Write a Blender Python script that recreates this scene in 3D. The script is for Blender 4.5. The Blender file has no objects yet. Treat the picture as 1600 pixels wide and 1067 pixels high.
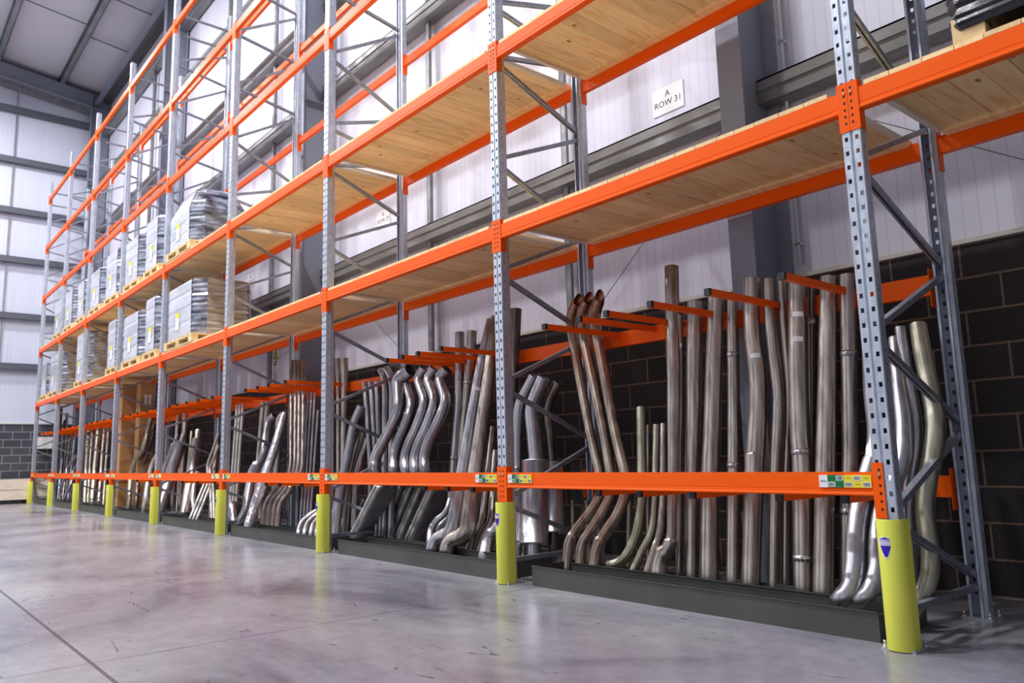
import bpy, math, random
from mathutils import Vector, Matrix
random.seed(7)
S = bpy.context.scene
COL = S.collection
# ------------------------------------------------------------------ camera
CAM = Vector((1.7366, -3.8039, 0.9396)); YAW, PIT, ROL, FPX = 0.8671, 0.1480, -0.0259, 1205.6
fw = Vector((-math.sin(YAW)*math.cos(PIT), math.cos(YAW)*math.cos(PIT), math.sin(PIT)))
_r = fw.cross(Vector((0, 0, 1))).normalized(); _u = _r.cross(fw)
RT = _r*math.cos(ROL)+_u*math.sin(ROL); UP = -_r*math.sin(ROL)+_u*math.cos(ROL)
cd = bpy.data.cameras.new('camera'); cam = bpy.data.objects.new('camera', cd); COL.objects.link(cam)
cd.sensor_width = 36; cd.lens = FPX/1600*36; cd.clip_end = 200
cam.matrix_world = Matrix(((RT.x, UP.x, -fw.x, CAM.x), (RT.y, UP.y, -fw.y, CAM.y), (RT.z, UP.z, -fw.z, CAM.z), (0, 0, 0, 1)))
cd.dof.use_dof = True; cd.dof.focus_distance = 5.2; cd.dof.aperture_fstop = 3.2
S.camera = cam
S.view_settings.view_transform = 'Standard'; S.view_settings.look = 'None'
S.view_settings.gamma = 1; S.view_settings.exposure = 0.0
S.view_settings.use_curve_mapping = False
# ------------------------------------------------------------------ light
w = bpy.data.worlds.new('world'); S.world = w; w.use_nodes = True
# the open side of the hall: dim procedural environment, bright low bands added to streak the pipes
_nt = w.node_tree; _bg = _nt.nodes['Background']; _bg.inputs[1].default_value = 1.0
def _wn(t, **k):
    n = _nt.nodes.new(t)
    for a, v in k.items(): setattr(n, a, v)
    return n
_tc = _wn('ShaderNodeTexCoord'); _sp = _wn('ShaderNodeSeparateXYZ'); _nt.links.new(_tc.outputs['Generated'], _sp.inputs[0])
_az = _wn('ShaderNodeMath', operation='ARCTAN2'); _nt.links.new(_sp.outputs[0], _az.inputs[0]); _nt.links.new(_sp.outputs[1], _az.inputs[1])
_no = _wn('ShaderNodeTexNoise', noise_dimensions='1D'); _no.inputs['Scale'].default_value = 1.5; _no.inputs['Detail'].default_value = 2; _nt.links.new(_az.outputs[0], _no.inputs['W'])
_ra = _wn('ShaderNodeValToRGB'); _e = _ra.color_ramp.elements; _e[0].position = .47; _e[0].color = (.06, .065, .09, 1); _e[1].position = .58; _e[1].color = (1.5, 1.5, 1.6, 1); _nt.links.new(_no.outputs[0], _ra.inputs[0])
_rz = _wn('ShaderNodeValToRGB'); _e = _rz.color_ramp.elements; _e[0].position = 0; _e[0].color = (1, 1, 1, 1); _e[1].position = .55; _e[1].color = (0, 0, 0, 1); _nt.links.new(_sp.outputs[2], _rz.inputs[0])
_mx = _wn('ShaderNodeMix', data_type='RGBA'); _nt.links.new(_rz.outputs[0], _mx.inputs[0]); _mx.inputs[6].default_value = (.22, .23, .28, 1); _nt.links.new(_ra.outputs[0], _mx.inputs[7]); _nt.links.new(_mx.outputs[2], _bg.inputs[0])
def lamp(x, y, z, power, size=0.7, col=(.985, .98, 1)):
    l = bpy.data.lights.new('high_bay_light', 'AREA'); l.shape = 'DISK'; l.size = size; l.energy = power; l.color = col
    o = bpy.data.objects.new('high_bay_light', l); COL.objects.link(o); o.location = (x, y, z); o['kind'] = 'structure'
for lx in (-3.0, -9.0, -15.0, -21.0):
    lamp(lx, -3.2, 12.2, 620)
    lamp(lx-1, -9.5, 12.8, 520)

def at(px, py, Y=None, z=None):
    d = fw + RT*((px-800)/FPX) + UP*((533.5-py)/FPX)
    t = (Y-CAM.y)/d.y if z is None else (z-CAM.z)/d.z
    return CAM + d*t
def depth(p): return (p-CAM).dot(fw)

# ------------------------------------------------------------------ materials
def mat(name, col, rough=.5, metal=0, **k):
    m = bpy.data.materials.new(name); m.use_nodes = True
    b = m.node_tree.nodes['Principled BSDF']
    b.inputs['Base Color'].default_value = (*col, 1); b.inputs['Roughness'].default_value = rough; b.inputs['Metallic'].default_value = metal
    for a, v in k.items(): b.inputs[a.replace('_', ' ')].default_value = v
    return m
def N(m, t, **k):
    n = m.node_tree.nodes.new(t)
    for a, v in k.items():
        if a.startswith('i_'):
            key = a[2:].replace('_', ' ')
            n.inputs[int(key) if key.isdigit() else key].default_value = v
        else: setattr(n, a, v)
    return n
def Lk(m, a, b): m.node_tree.links.new(a, b)
def coords(m, scale=(1, 1, 1), loc=(0, 0, 0), kind='Object'):
    tc = N(m, 'ShaderNodeTexCoord'); mp = N(m, 'ShaderNodeMapping'); mp.inputs['Scale'].default_value = scale; mp.inputs['Location'].default_value = loc
    Lk(m, tc.outputs[kind], mp.inputs[0]); return mp.outputs[0]
def ramp(m, fac, stops):
    r = N(m, 'ShaderNodeValToRGB'); e = r.color_ramp.elements
    while len(e) < len(stops): e.new(.5)
    for i, (p, c) in enumerate(stops): e[i].position = p; e[i].color = (*c, 1)
    Lk(m, fac, r.inputs[0]); return r.outputs[0]
def B(m): return m.node_tree.nodes['Principled BSDF']
def bump(m, h, s=.3, d=.01):
    b = N(m, 'ShaderNodeBump', i_Strength=s, i_Distance=d); Lk(m, h, b.inputs['Height']); Lk(m, b.outputs[0], B(m).inputs['Normal'])
def noisy(name, c1, c2, rough=.5, metal=0, scale=(6, 6, 6), det=4, p=(.35, .65), r2=None, bs=0, **k):
    m = mat(name, c1, rough, metal, **k); v = coords(m, scale)
    n = N(m, 'ShaderNodeTexNoise', i_Scale=1.0, i_Detail=det); Lk(m, v, n.inputs['Vector'])
    Lk(m, ramp(m, n.outputs[0], [(p[0], c1), (p[1], c2)]), B(m).inputs['Base Color'])
    if r2 is not None:
        q = N(m, 'ShaderNodeMapRange', i_3=rough, i_4=r2); Lk(m, n.outputs[0], q.inputs[0]); Lk(m, q.outputs[0], B(m).inputs['Roughness'])
    if bs: bump(m, n.outputs[0], bs)
    return m
M = {}
M['orange'] = mat('orange_paint', (1.0, .118, 0.0), .40, 0, Specular_IOR_Level=.2)
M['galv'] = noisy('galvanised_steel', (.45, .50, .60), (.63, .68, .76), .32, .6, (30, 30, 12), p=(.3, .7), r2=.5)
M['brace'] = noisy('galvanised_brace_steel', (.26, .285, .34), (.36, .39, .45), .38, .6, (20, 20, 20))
M['cap'] = mat('black_plastic_and_hollows', (.012, .014, .02), .5)  # also painted in where holes and pipe bores fall into shade
M['hole'] = M['cap']
M['tray'] = noisy('dark_grey_painted_steel', (.062, .065, .060), (.082, .085, .076), .45, .1, (3, 3, 3))
M['yellow'] = noisy('yellow_plastic', (.80, .80, .10), (.74, .78, .09), .42, 0, (2, 2, 6), bs=.02)
M['white'] = mat('white_paper', (.85, .85, .86), .6)
M['black'] = mat('black_ink', (.01, .01, .012), .6)
M['green'] = mat('green_label', (0, .18, .045), .5)
M['ylabel'] = mat('yellow_label', (.85, .72, .02), .5)
M['blue'] = mat('blue_print', (.02, .0, .38), .5)
M['bluepale'] = mat('pale_blue_print', (.45, .42, .78), .5)
M['bolt'] = mat('zinc_bolt', (.7, .7, .66), .3, .9)
M['column'] = noisy('blue_grey_paint', (.22, .245, .31), (.26, .285, .35), .5, 0, (1, 1, .6))
M['girt'] = noisy('dull_galvanised_girt', (.2, .215, .22), (.3, .315, .32), .45, .5, (2, 8, 8))
M['girtdark'] = mat('dark_grey_girt', (.09, .10, .125), .5)
M['conduit'] = mat('white_conduit', (.7, .7, .72), .4)
M['cream'] = mat('cream_trim', (.6, .57, .5), .6)
M['card'] = noisy('cardboard', (.42, .22, .085), (.48, .26, .1), .75, 0, (1, 1, 5))
M['film_black'] = None
def steel(name, c1, c2, rough=.33, metal=.9, rust=None):
    m = mat(name, c1, rough, metal)
    v = coords(m, (22, 22, 1.6)); n = N(m, 'ShaderNodeTexNoise', i_Scale=1.0, i_Detail=6, i_Roughness=.6); Lk(m, v, n.inputs['Vector'])
    c = ramp(m, n.outputs[0], [(.30, c1), (.66, c2)])
    v2 = coords(m, (2.3, 2.3, 1.5)); n2 = N(m, 'ShaderNodeTexNoise', i_Scale=1.0, i_Detail=3); Lk(m, v2, n2.inputs['Vector'])
    mx = N(m, 'ShaderNodeMix', data_type='RGBA'); Lk(m, ramp(m, n2.outputs[0], [(.45, (0, 0, 0)), (.7, (1, 1, 1))]), mx.inputs[0])
    Lk(m, c, mx.inputs[6]); mx.inputs[7].default_value = (*(rust or [a*.75 for a in c1]), 1)
    Lk(m, mx.outputs[2], B(m).inputs['Base Color'])
    q = N(m, 'ShaderNodeMapRange', i_3=rough-.06, i_4=rough+.16); Lk(m, n.outputs[0], q.inputs[0]); Lk(m, q.outputs[0], B(m).inputs['Roughness'])
    bump(m, n.outputs[0], .05, .004)
    return m
M['s'] = steel('aluminised_steel', (.33, .33, .37), (.56, .55, .58), .30)
M['g'] = steel('grey_steel_tube', (.30, .29, .32), (.58, .57, .60), .26)
M['b'] = steel('brown_tinted_steel_tube', (.28, .225, .20), (.62, .56, .50), .27)
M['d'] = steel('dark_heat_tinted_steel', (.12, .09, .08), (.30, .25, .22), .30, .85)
M['o'] = steel('olive_tinted_steel', (.30, .28, .20), (.56, .54, .43), .33)
M['h'] = steel('heat_streaked_steel', (.26, .20, .16), (.52, .45, .38), .28, .9, (.34, .13, .07))
M['k'] = steel('dark_silencer_steel', (.20, .195, .21), (.36, .35, .37), .42, .45, (.55, .55, .58))
M['w'] = steel('pale_cream_steel', (.50, .49, .45), (.66, .65, .60), .42, .6)
M['foil'] = noisy('crumpled_foil_wrap', (.60, .63, .72), (.85, .87, .95), .22, .8, (25, 25, 18), bs=.8)
M['u'] = steel('pale_blue_steel_bar', (.35, .47, .58), (.5, .62, .72), .35, .6)
M['rust'] = M['d']
# timber planks
def wood(name, c1, c2, ck):
    m = mat(name, c1, .62)
    v = coords(m, (9, 1.6, 9)); n = N(m, 'ShaderNodeTexNoise', i_Scale=1.6, i_Detail=6, i_Distortion=1.2); Lk(m, v, n.inputs['Vector'])
    c = ramp(m, n.outputs[0], [(.3, c2), (.55, c1)])
    g = N(m, 'ShaderNodeNewGeometry'); hs = N(m, 'ShaderNodeHueSaturation'); mr = N(m, 'ShaderNodeMapRange', i_3=.82, i_4=1.12)
    Lk(m, g.outputs['Random Per Island'], mr.inputs[0]); Lk(m, mr.outputs[0], hs.inputs['Value']); Lk(m, c, hs.inputs['Color'])
    vo = N(m, 'ShaderNodeTexVoronoi', i_Scale=1.0); Lk(m, coords(m, (5, 2.6, 5)), vo.inputs['Vector'])
    mx = N(m, 'ShaderNodeMix', data_type='RGBA'); Lk(m, ramp(m, vo.outputs['Distance'], [(.05, (1, 1, 1)), (.085, (0, 0, 0))]), mx.inputs[0])
    Lk(m, hs.outputs[0], mx.inputs[6]); mx.inputs[7].default_value = (*ck, 1); Lk(m, mx.outputs[2], B(m).inputs['Base Color']); return m
M['wood'] = wood('pine_plank', (1.0, .71, .36), (.84, .54, .22), (.38, .18, .06))
M['woodend'] = wood('sawn_pine_end', (.86, .76, .62), (.74, .62, .46), (.5, .36, .2))
M['pallet'] = wood('pallet_timber', (.78, .58, .30), (.62, .43, .18), (.4, .22, .08))
# polished concrete
m = M['floor'] = mat('polished_concrete', (.4, .4, .42), .25)
v = coords(m, (.35, .6, 1)); n1 = N(m, 'ShaderNodeTexNoise', i_Scale=1.3, i_Detail=7, i_Roughness=.6, i_Distortion=.6); Lk(m, v, n1.inputs['Vector'])
n2 = N(m, 'ShaderNodeTexNoise', i_Scale=9.0, i_Detail=8, i_Roughness=.7); Lk(m, coords(m), n2.inputs['Vector'])
c1 = ramp(m, n1.outputs[0], [(.30, (.11, .115, .14)), (.46, (.29, .295, .325)), (.7, (.43, .435, .445))])
c2 = ramp(m, n2.outputs[0], [(.3, (.74, .73, .75)), (.62, (1, 1, 1))])
mu = N(m, 'ShaderNodeMix', data_type='RGBA', blend_type='MULTIPLY', i_0=.8); Lk(m, c1, mu.inputs[6]); Lk(m, c2, mu.inputs[7])
n3 = N(m, 'ShaderNodeTexNoise', i_Scale=.8, i_Detail=2); Lk(m, coords(m, (.6, 1, 1), (7, 3, 0)), n3.inputs['Vector'])
tint = ramp(m, n3.outputs[0], [(.42, (1, 1, 1)), (.58, (.95, .88, .95)), (.7, (.88, .92, 1))])
mu2 = N(m, 'ShaderNodeMix', data_type='RGBA', blend_type='MULTIPLY', i_0=1.0); Lk(m, mu.outputs[2], mu2.inputs[6]); Lk(m, tint, mu2.inputs[7])
# dark scuffs
sc = N(m, 'ShaderNodeTexNoise', i_Scale=3.2, i_Detail=3, i_Distortion=2.5); Lk(m, coords(m, (.7, 2.2, 1), (2, 9, 0)), sc.inputs['Vector'])
mu3 = N(m, 'ShaderNodeMix', data_type='RGBA', blend_type='MULTIPLY', i_0=1.0); Lk(m, mu2.outputs[2], mu3.inputs[6]); Lk(m, ramp(m, sc.outputs[0], [(.285, (.45, .45, .5)), (.31, (1, 1, 1))]), mu3.inputs[7])
# saw-cut joints
sx = N(m, 'ShaderNodeSeparateXYZ'); Lk(m, coords(m), sx.inputs[0])
def joint(out, period, off, wd):
    a = N(m, 'ShaderNodeMath', operation='SUBTRACT', i_1=off); Lk(m, out, a.inputs[0])
    b = N(m, 'ShaderNodeMath', operation='PINGPONG', i_1=period/2); Lk(m, a.outputs[0], b.inputs[0])
    c = N(m, 'ShaderNodeMath', operation='GREATER_THAN', i_1=wd); Lk(m, b.outputs[0], c.inputs[0]); return c.outputs[0]
j1 = joint(sx.outputs[0], 6.0, -2.6, .005); j2 = joint(sx.outputs[1], 6.0, -2.85, .010)
jm = N(m, 'ShaderNodeMath', operation='MULTIPLY'); Lk(m, j1, jm.inputs[0]); Lk(m, j2, jm.inputs[1])
jr = N(m, 'ShaderNodeMapRange', i_3=.3, i_4=1.0); Lk(m, jm.outputs[0], jr.inputs[0])
mu4 = N(m, 'ShaderNodeMix', data_type='RGBA', blend_type='MULTIPLY', i_0=1.0); Lk(m, mu3.outputs[2], mu4.inputs[6]); Lk(m, jr.outputs[0], mu4.inputs[7])
Lk(m, mu4.outputs[2], B(m).inputs['Base Color'])
rr = N(m, 'ShaderNodeMapRange', i_3=.12, i_4=.34); Lk(m, n1.outputs[0], rr.inputs[0]); Lk(m, rr.outputs[0], B(m).inputs['Roughness'])
bump(m, n2.outputs[0], .04, .004)
# micro-rib cladding
def cladding(name, axis, col):
    m = mat(name, col, .45); s = N(m, 'ShaderNodeSeparateXYZ'); Lk(m, coords(m), s.inputs[0]); o = s.outputs[axis]
    p = N(m, 'ShaderNodeMath', operation='PINGPONG', i_1=.05); Lk(m, o, p.inputs[0])
    r = ramp(m, p.outputs[0], [(0, (.80, .80, .83)), (.006, (1, 1, 1)), (1, (1, 1, 1))])
    f = N(m, 'ShaderNodeMath', operation='DIVIDE', i_1=1.0); Lk(m, o, f.inputs[0])
    wn = N(m, 'ShaderNodeTexWhiteNoise', noise_dimensions='1D'); fl = N(m, 'ShaderNodeMath', operation='FLOOR'); Lk(m, f.outputs[0], fl.inputs[0]); Lk(m, fl.outputs[0], wn.inputs['W'])
    t = ramp(m, wn.outputs['Value'], [(0, (.92, .91, .95)), (1, (1, 1, 1))])
    a = N(m, 'ShaderNodeMix', data_type='RGBA', blend_type='MULTIPLY', i_0=1.0); Lk(m, r, a.inputs[6]); Lk(m, t, a.inputs[7])
    b = N(m, 'ShaderNodeMix', data_type='RGBA', blend_type='MULTIPLY', i_0=1.0); Lk(m, a.outputs[2], b.inputs[6]); b.inputs[7].default_value = (*col, 1)
    Lk(m, b.outputs[2], B(m).inputs['Base Color']); bump(m, p.outputs[0], .25, .02); return m
M['clad_side'] = cladding('white_ribbed_cladding', 0, (.73, .74, .83))
M['clad_end'] = cladding('white_ribbed_cladding_end', 1, (.66, .70, .80))
M['roof'] = cladding('white_roof_liner', 0, (.62, .62, .66))
def block(name, axis, off, a1=(.020, .015, .016), a2=(.034, .028, .030), mo=(.20, .13, .09)):
    m = mat(name, (.03, .025, .03), .8); s = N(m, 'ShaderNodeSeparateXYZ'); Lk(m, coords(m), s.inputs[0]); c = N(m, 'ShaderNodeCombineXYZ')
    a = N(m, 'ShaderNodeMath', operation='ADD', i_1=off); Lk(m, s.outputs[axis], a.inputs[0]); Lk(m, a.outputs[0], c.inputs[0]); Lk(m, s.outputs[2], c.inputs[1])
    b = N(m, 'ShaderNodeTexBrick', i_Scale=1.0); b.inputs['Brick Width'].default_value = .45; b.inputs['Row Height'].default_value = .225
    b.inputs['Mortar Size'].default_value = .008; b.inputs['Mortar Smooth'].default_value = .2
    b.inputs['Color1'].default_value = (*a1, 1); b.inputs['Color2'].default_value = (*a2, 1); b.inputs['Mortar'].default_value = (*mo, 1)
    Lk(m, c.outputs[0], b.inputs['Vector'])
    n = N(m, 'ShaderNodeTexNoise', i_Scale=40.0, i_Detail=5); Lk(m, coords(m), n.inputs['Vector'])
    x = N(m, 'ShaderNodeMix', data_type='RGBA', blend_type='MULTIPLY', i_0=.8); Lk(m, b.outputs[0], x.inputs[6]); Lk(m, ramp(m, n.outputs[0], [(.3, (.6, .6, .6)), (.7, (1.2, 1.2, 1.2))]), x.inputs[7])
    Lk(m, x.outputs[2], B(m).inputs['Base Color'])
    iv = N(m, 'ShaderNodeMath', operation='SUBTRACT', i_0=1.0); Lk(m, b.outputs[1], iv.inputs[1]); bump(m, iv.outputs[0], .6, .008); return m
M['brick_side'] = block('shaded_blockwork', 0, .14)  # same blocks as the end wall, coloured darker for the shade behind the rack
M['brick_end'] = block('lit_blockwork_end', 1, .1, (.05, .05, .068), (.075, .075, .10), (.36, .35, .35))  # same blocks, coloured paler because this wall catches more light
def film(name, c1, c2, rough, bs, sc=(6, 6, 30)):
    m = noisy(name, c1, c2, rough, 0, sc, 5, (.35, .6), bs=bs); B(m).inputs['Coat Weight'].default_value = .6; B(m).inputs['Coat Roughness'].default_value = .12; return m
M['film'] = film('grey_crates_under_film', (.42, .44, .49), (.60, .62, .67), .35, .15, (1.5, 1.5, 3))
M['film_dark'] = film('dark_crates_film_glints', (.018, .022, .05), (.30, .33, .42), .25, .5, (4, 4, 11))  # navy crates; the paler noise tone paints film highlights into the colour
M['film_brown'] = film('brown_goods_under_film', (.26, .22, .18), (.5, .46, .42), .3, .8, (3, 3, 22))
M['film_black'] = film('black_stretch_film', (.004, .004, .008), (.012, .012, .02), .12, 1.0, (3, 3, 45))

# ------------------------------------------------------------------ mesh builder
class MB:
    def __init__(s): s.v = []; s.f = []; s.m = []; s.mats = []; s.sm = []
    def mi(s, k):
        if k not in s.mats: s.mats.append(k)
        return s.mats.index(k)
    def quad(s, a, b, c, d, k):
        n = len(s.v); s.v += [tuple(a), tuple(b), tuple(c), tuple(d)]; s.f.append((n, n+1, n+2, n+3)); s.m.append(s.mi(k)); s.sm.append(False)
    def box(s, x0, x1, y0, y1, z0, z1, k, top=None):
        n = len(s.v); s.v += [(x, y, z) for z in (z0, z1) for y in (y0, y1) for x in (x0, x1)]
        for i, f in enumerate(((0, 2, 3, 1), (4, 5, 7, 6), (0, 1, 5, 4), (2, 6, 7, 3), (0, 4, 6, 2), (1, 3, 7, 5))):
            s.f.append(tuple(n+j for j in f)); s.m.append(s.mi(top if (top and i == 1) else k)); s.sm.append(False)
        return s
    def obox(s, o, ax, ay, az, hx, hy, hz, k):      # oriented box
        n = len(s.v)
        for c in (-1, 1):
            for b in (-1, 1):
                for a in (-1, 1): s.v.append(tuple(o+ax*(a*hx)+ay*(b*hy)+az*(c*hz)))
        for f in ((0, 2, 3, 1), (4, 5, 7, 6), (0, 1, 5, 4), (2, 6, 7, 3), (0, 4, 6, 2), (1, 3, 7, 5)):
            s.f.append(tuple(n+j for j in f)); s.m.append(s.mi(k)); s.sm.append(False)
        return s
    def rings(s, rings, k, close=True, smooth=True, cap0=False, cap1=False):
        n = len(s.v); q = len(rings[0])
        for r in rings: s.v += [tuple(p) for p in r]
        mi = s.mi(k)
        for i in range(len(rings)-1):
            for j in range(q if close else q-1):
                a = n+i*q+j; b = n+i*q+(j+1) % q
                s.f.append((a, b, b+q, a+q)); s.m.append(mi); s.sm.append(smooth)
        if cap0: s.f.append(tuple(n+j for j in range(q))[::-1]); s.m.append(mi); s.sm.append(False)
        if cap1: s.f.append(tuple(n+(len(rings)-1)*q+j for j in range(q))); s.m.append(mi); s.sm.append(False)
        return s
    def cyl(s, a, b, r, k, q=12, r2=None):
        a, b = Vector(a), Vector(b); d = (b-a).normalized(); x = d.orthogonal().normalized(); y = d.cross(x)
        def ring(c, rr): return [c+x*(rr*math.cos(2*math.pi*i/q))+y*(rr*math.sin(2*math.pi*i/q)) for i in range(q)]
        return s.rings([ring(a, r), ring(b, r2 or r)], k, cap0=True, cap1=True)
    def bar(s, a, b, wx, wy, k, side=Vector((1, 0, 0))):
        a, b = Vector(a), Vector(b); d = b-a; L = d.length; d.normalize(); y = d.cross(side).normalized(); x = y.cross(d)
        return s.obox((a+b)/2, x, y, d, wx/2, wy/2, L/2, k)
    def mesh(s, name):
        me = bpy.data.meshes.new(name); me.from_pydata(s.v, [], s.f)
        for k in s.mats: me.materials.append(M[k])
        me.polygons.foreach_set('material_index', s.m); me.polygons.foreach_set('use_smooth', s.sm); me.update(); return me
    def build(s, name, parent=None, **k): return place(name, s.mesh(name), parent, **k)
def place(name, me, parent=None, loc=None, rz=0, label=None, cat=None, group=None, kind=None):
    o = bpy.data.objects.new(name, me); COL.objects.link(o)
    if parent: o.parent = parent
    if loc: o.location = loc
    if rz: o.rotation_euler = (0, 0, rz)
    if label: o['label'] = label
    if cat: o['category'] = cat
    if group: o['group'] = group
    if kind: o['kind'] = kind
    return o
def thing(name, loc, label, cat, group=None, rz=0): return place(name, None, None, loc, rz, label, cat, group)
_tc = {}
def text_mesh(t, size):                                   # glyphs in the XY plane, centred
    key = (t, size)
    if key in _tc: return _tc[key]
    cu = bpy.data.curves.new('t', 'FONT'); cu.body = t; cu.size = size; cu.align_x = 'CENTER'; cu.align_y = 'CENTER'; cu.resolution_u = 2
    o = bpy.data.objects.new('t', cu); COL.objects.link(o); bpy.context.view_layer.update()
    me = bpy.data.meshes.new_from_object(o.evaluated_get(bpy.context.evaluated_depsgraph_get()))
    r = ([tuple(v.co) for v in me.vertices], [tuple(p.vertices) for p in me.polygons])
    bpy.data.objects.remove(o); bpy.data.curves.remove(cu); bpy.data.meshes.remove(me); _tc[key] = r; return r
def add_text(mb, t, x, z, y, size, k, sx=1.0):            # writes on a plane that faces -y
    vs, fs = text_mesh(t, size); n = len(mb.v); mi = mb.mi(k)
    mb.v += [(x+a*sx, y, z+b) for a, b, c in vs]
    for f in fs: mb.f.append(tuple(n+i for i in f)); mb.m.append(mi); mb.sm.append(False)

# ------------------------------------------------------------------ the building
XW, YW, ZB = -25.0, 1.7, 2.25
def roofz(y): return 12.95+.12*(1.7-y)
MB().box(XW-.3, 9, -14, YW+.3, -.2, 0, 'floor').build('floor', kind='structure')
MB().box(XW, 9, YW, YW+.2, 0, ZB, 'brick_side').build('wall_right', kind='structure')
MB().box(XW, 9, YW+.03, YW+.15, ZB+.03, 13.0, 'clad_side').build('wall_right_cladding', kind='structure')
MB().box(XW, 9, YW-.03, YW+.12, ZB, ZB+.03, 'cream').build('trim_1', kind='structure')
MB().box(XW-.2, XW, -14, YW+.2, 0, ZB, 'brick_end').build('wall_back', kind='structure')
MB().box(XW-.15, XW-.03, -14, YW, ZB+.03, 14.6, 'clad_end').build('wall_back_cladding', kind='structure')
MB().box(XW-.12, XW+.03, -14, YW, ZB, ZB+.03, 'cream').build('trim_2', kind='structure')
mb = MB(); y0, y1 = YW+.2, -14
n = len(mb.v); mb.v += [(x, y, roofz(y)+t) for t in (0, .1) for y in (y0, y1) for x in (XW-.2, 9)]
for f in ((0, 2, 3, 1), (4, 5, 7, 6), (0, 1, 5, 4), (2, 6, 7, 3), (0, 4, 6, 2), (1, 3, 7, 5)): mb.f.append(f); mb.m.append(mb.mi('roof')); mb.sm.append(False)
mb.build('ceiling', kind='structure')
def isec(x, y0, y1, z0, z1, wf, tf=.014, tw=.01):        # I-section stanchion, flanges face -y and +y
    b = MB(); b.box(x-wf/2, x+wf/2, y0, y0+tf, z0, z1, 'column'); b.box(x-wf/2, x+wf/2, y1-tf, y1, z0, z1, 'column'); b.box(x-tw/2, x+tw/2, y0+tf, y1-tf, z0, z1, 'column'); return b
for cx in (6.27, -1.43, -9.13, -16.83, -24.75):
    b = isec(cx, 1.17, 1.69, 0, 12.8, .21)
    for z in (3.4, 6.6, 9.8): b.box(cx+.005, cx+.10, 1.185, 1.67, z, z+.012, 'column')
    b.build('stanchion', kind='structure')
    b = MB(); z0, z1 = roofz(1.17)-.62, roofz(-14)-.62   # rafter running with the roof slope
    for dz, ww, hh in ((0, .21, .02), (.40, .21, .02), (.02, .012, .38)):
        n = len(b.v); b.v += [(cx+sx*ww/2, y, z+dz+t) for t in (0, hh) for (y, z) in ((1.5, roofz(1.5)-.62), (-14, z1)) for sx in (-1, 1)]
        for f in ((0, 2, 3, 1), (4, 5, 7, 6), (0, 1, 5, 4), (2, 6, 7, 3), (0, 4, 6, 2), (1, 3, 7, 5)): b.f.append(tuple(n+j for j in f)); b.m.append(b.mi('column')); b.sm.append(False)
    b.build('rafter', kind='structure')
# girts on both walls
def girt_side(z): return MB().box(XW, 9, 1.53, 1.70, z+.19, z+.205, 'girt').box(XW, 9, 1.53, 1.55, z, z+.205, 'girt').box(XW, 9, 1.55, 1.70, z, z+.012, 'girt').box(XW, 9, 1.515, 1.535, z+.10, z+.125, 'girt')
for z in (3.68, 6.72, 8.25, 9.9, 11.5): girt_side(z).build('side_girt', kind='structure')
for z in (3.85, 5.35, 7.05, 8.55, 10.12, 11.72): MB().box(XW+.01, XW+.17, -14, 1.5, z+.165, z+.175, 'girtdark').box(XW+.155, XW+.17, -14, 1.5, z, z+.175, 'girtdark').box(XW+.01, XW+.155, -14, 1.5, z, z+.01, 'girtdark').build('end_girt', kind='structure')
for (y0, y1, z0, z1) in ((-14, 1.4, 13.0, 12.28),):
    b = MB(); b.bar((XW+.1, y0, z0+1.0), (XW+.1, y1, z1), .14, .2, 'girt'); b.build('end_girt', kind='structure')
# vertical sag rods and the roof members
for x in (3.2, -3.72, -6.22, -11.25, -13.7, -19.3, -21.9):
    for z0, z1 in ((ZB+.03, 3.68), (3.88, 6.72), (6.92, 8.25), (8.45, 9.9), (10.1, 11.5)):
        MB().box(x-.035, x+.035, 1.60, 1.64, z0, z1, 'girt').box(x-.035, x-.028, 1.60, 1.69, z0, z1, 'girt').build('sag_post', kind='structure')
for y in (-.8, -4.8, -8.8):
    MB().box(XW+.03, XW+.07, y-.015, y+.015, 3.9, 12.4, 'girt').build('sag_post', kind='structure')
for y in (1.0, -1.4+1.7, -1.4, -3.1, -4.8, -6.5, -8.2, -9.9):
    if y == 1.0: continue
    z = roofz(y)
    MB().box(XW, 9, y-.07, y+.07, z-.21, z-.195, 'girt').box(XW, 9, y+.055, y+.07, z-.21, z-.01, 'girt').box(XW, 9, y-.09, y+.07, z-.02, z-.005, 'girt').build('purlin', kind='structure')
MB().cyl((XW+.2, 1.3, 12.5), (9, 1.3, 12.5), .075, 'column', 14).build('eaves_strut', kind='structure')
MB().box(XW, 9, 1.52, 1.7, 12.62, 12.9, 'tray').build('eaves_beam', kind='structure')
for i, x in enumerate((-18.9, -21.3)):
    for y0, y1 in ((1.5, .3), (.3, -1.4), (-1.4, -3.1), (-3.1, -4.8)):
        MB().bar((x+(.6 if y1 < 0 else 0), y0, roofz(y0)-.13), (x+(.6 if y1 < 0 else 0), y1, roofz(y1)-.13), .03, .03, 'girt').build('anti_sag_bar', kind='structure')
# thin tie wires on the wall
for a, b in (((-1.84, 1.65, 4.85-1.2), (-3.28, 1.65, 2.44)), ((.9, 1.65, 2.30), (-1.1, 1.65, 3.62)), ((-11.6, 1.65, 2.56), (-10.3, 1.65, 2.85)), ((-15.2, 1.65, 3.6), (-13.2, 1.65, 2.36)), ((-8.6, 1.65, 3.55), (-7.0, 1.65, 2.4))):
    MB().cyl(a, b, .004, 'girt', 6).build('tie_wire', kind='structure')
# conduit beside the nearest stanchion
b = MB().cyl((-1.245, 1.66, ZB+.1), (-1.245, 1.66, 9), .013, 'conduit', 8)
for z in [2.5+.42*i for i in range(14)]: b.box(-1.27, -1.22, 1.645, 1.70, z, z+.02, 'bolt')
b.build('conduit', label='thin white electrical conduit clipped up the wall beside the nearest steel column', cat='pipe')

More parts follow.
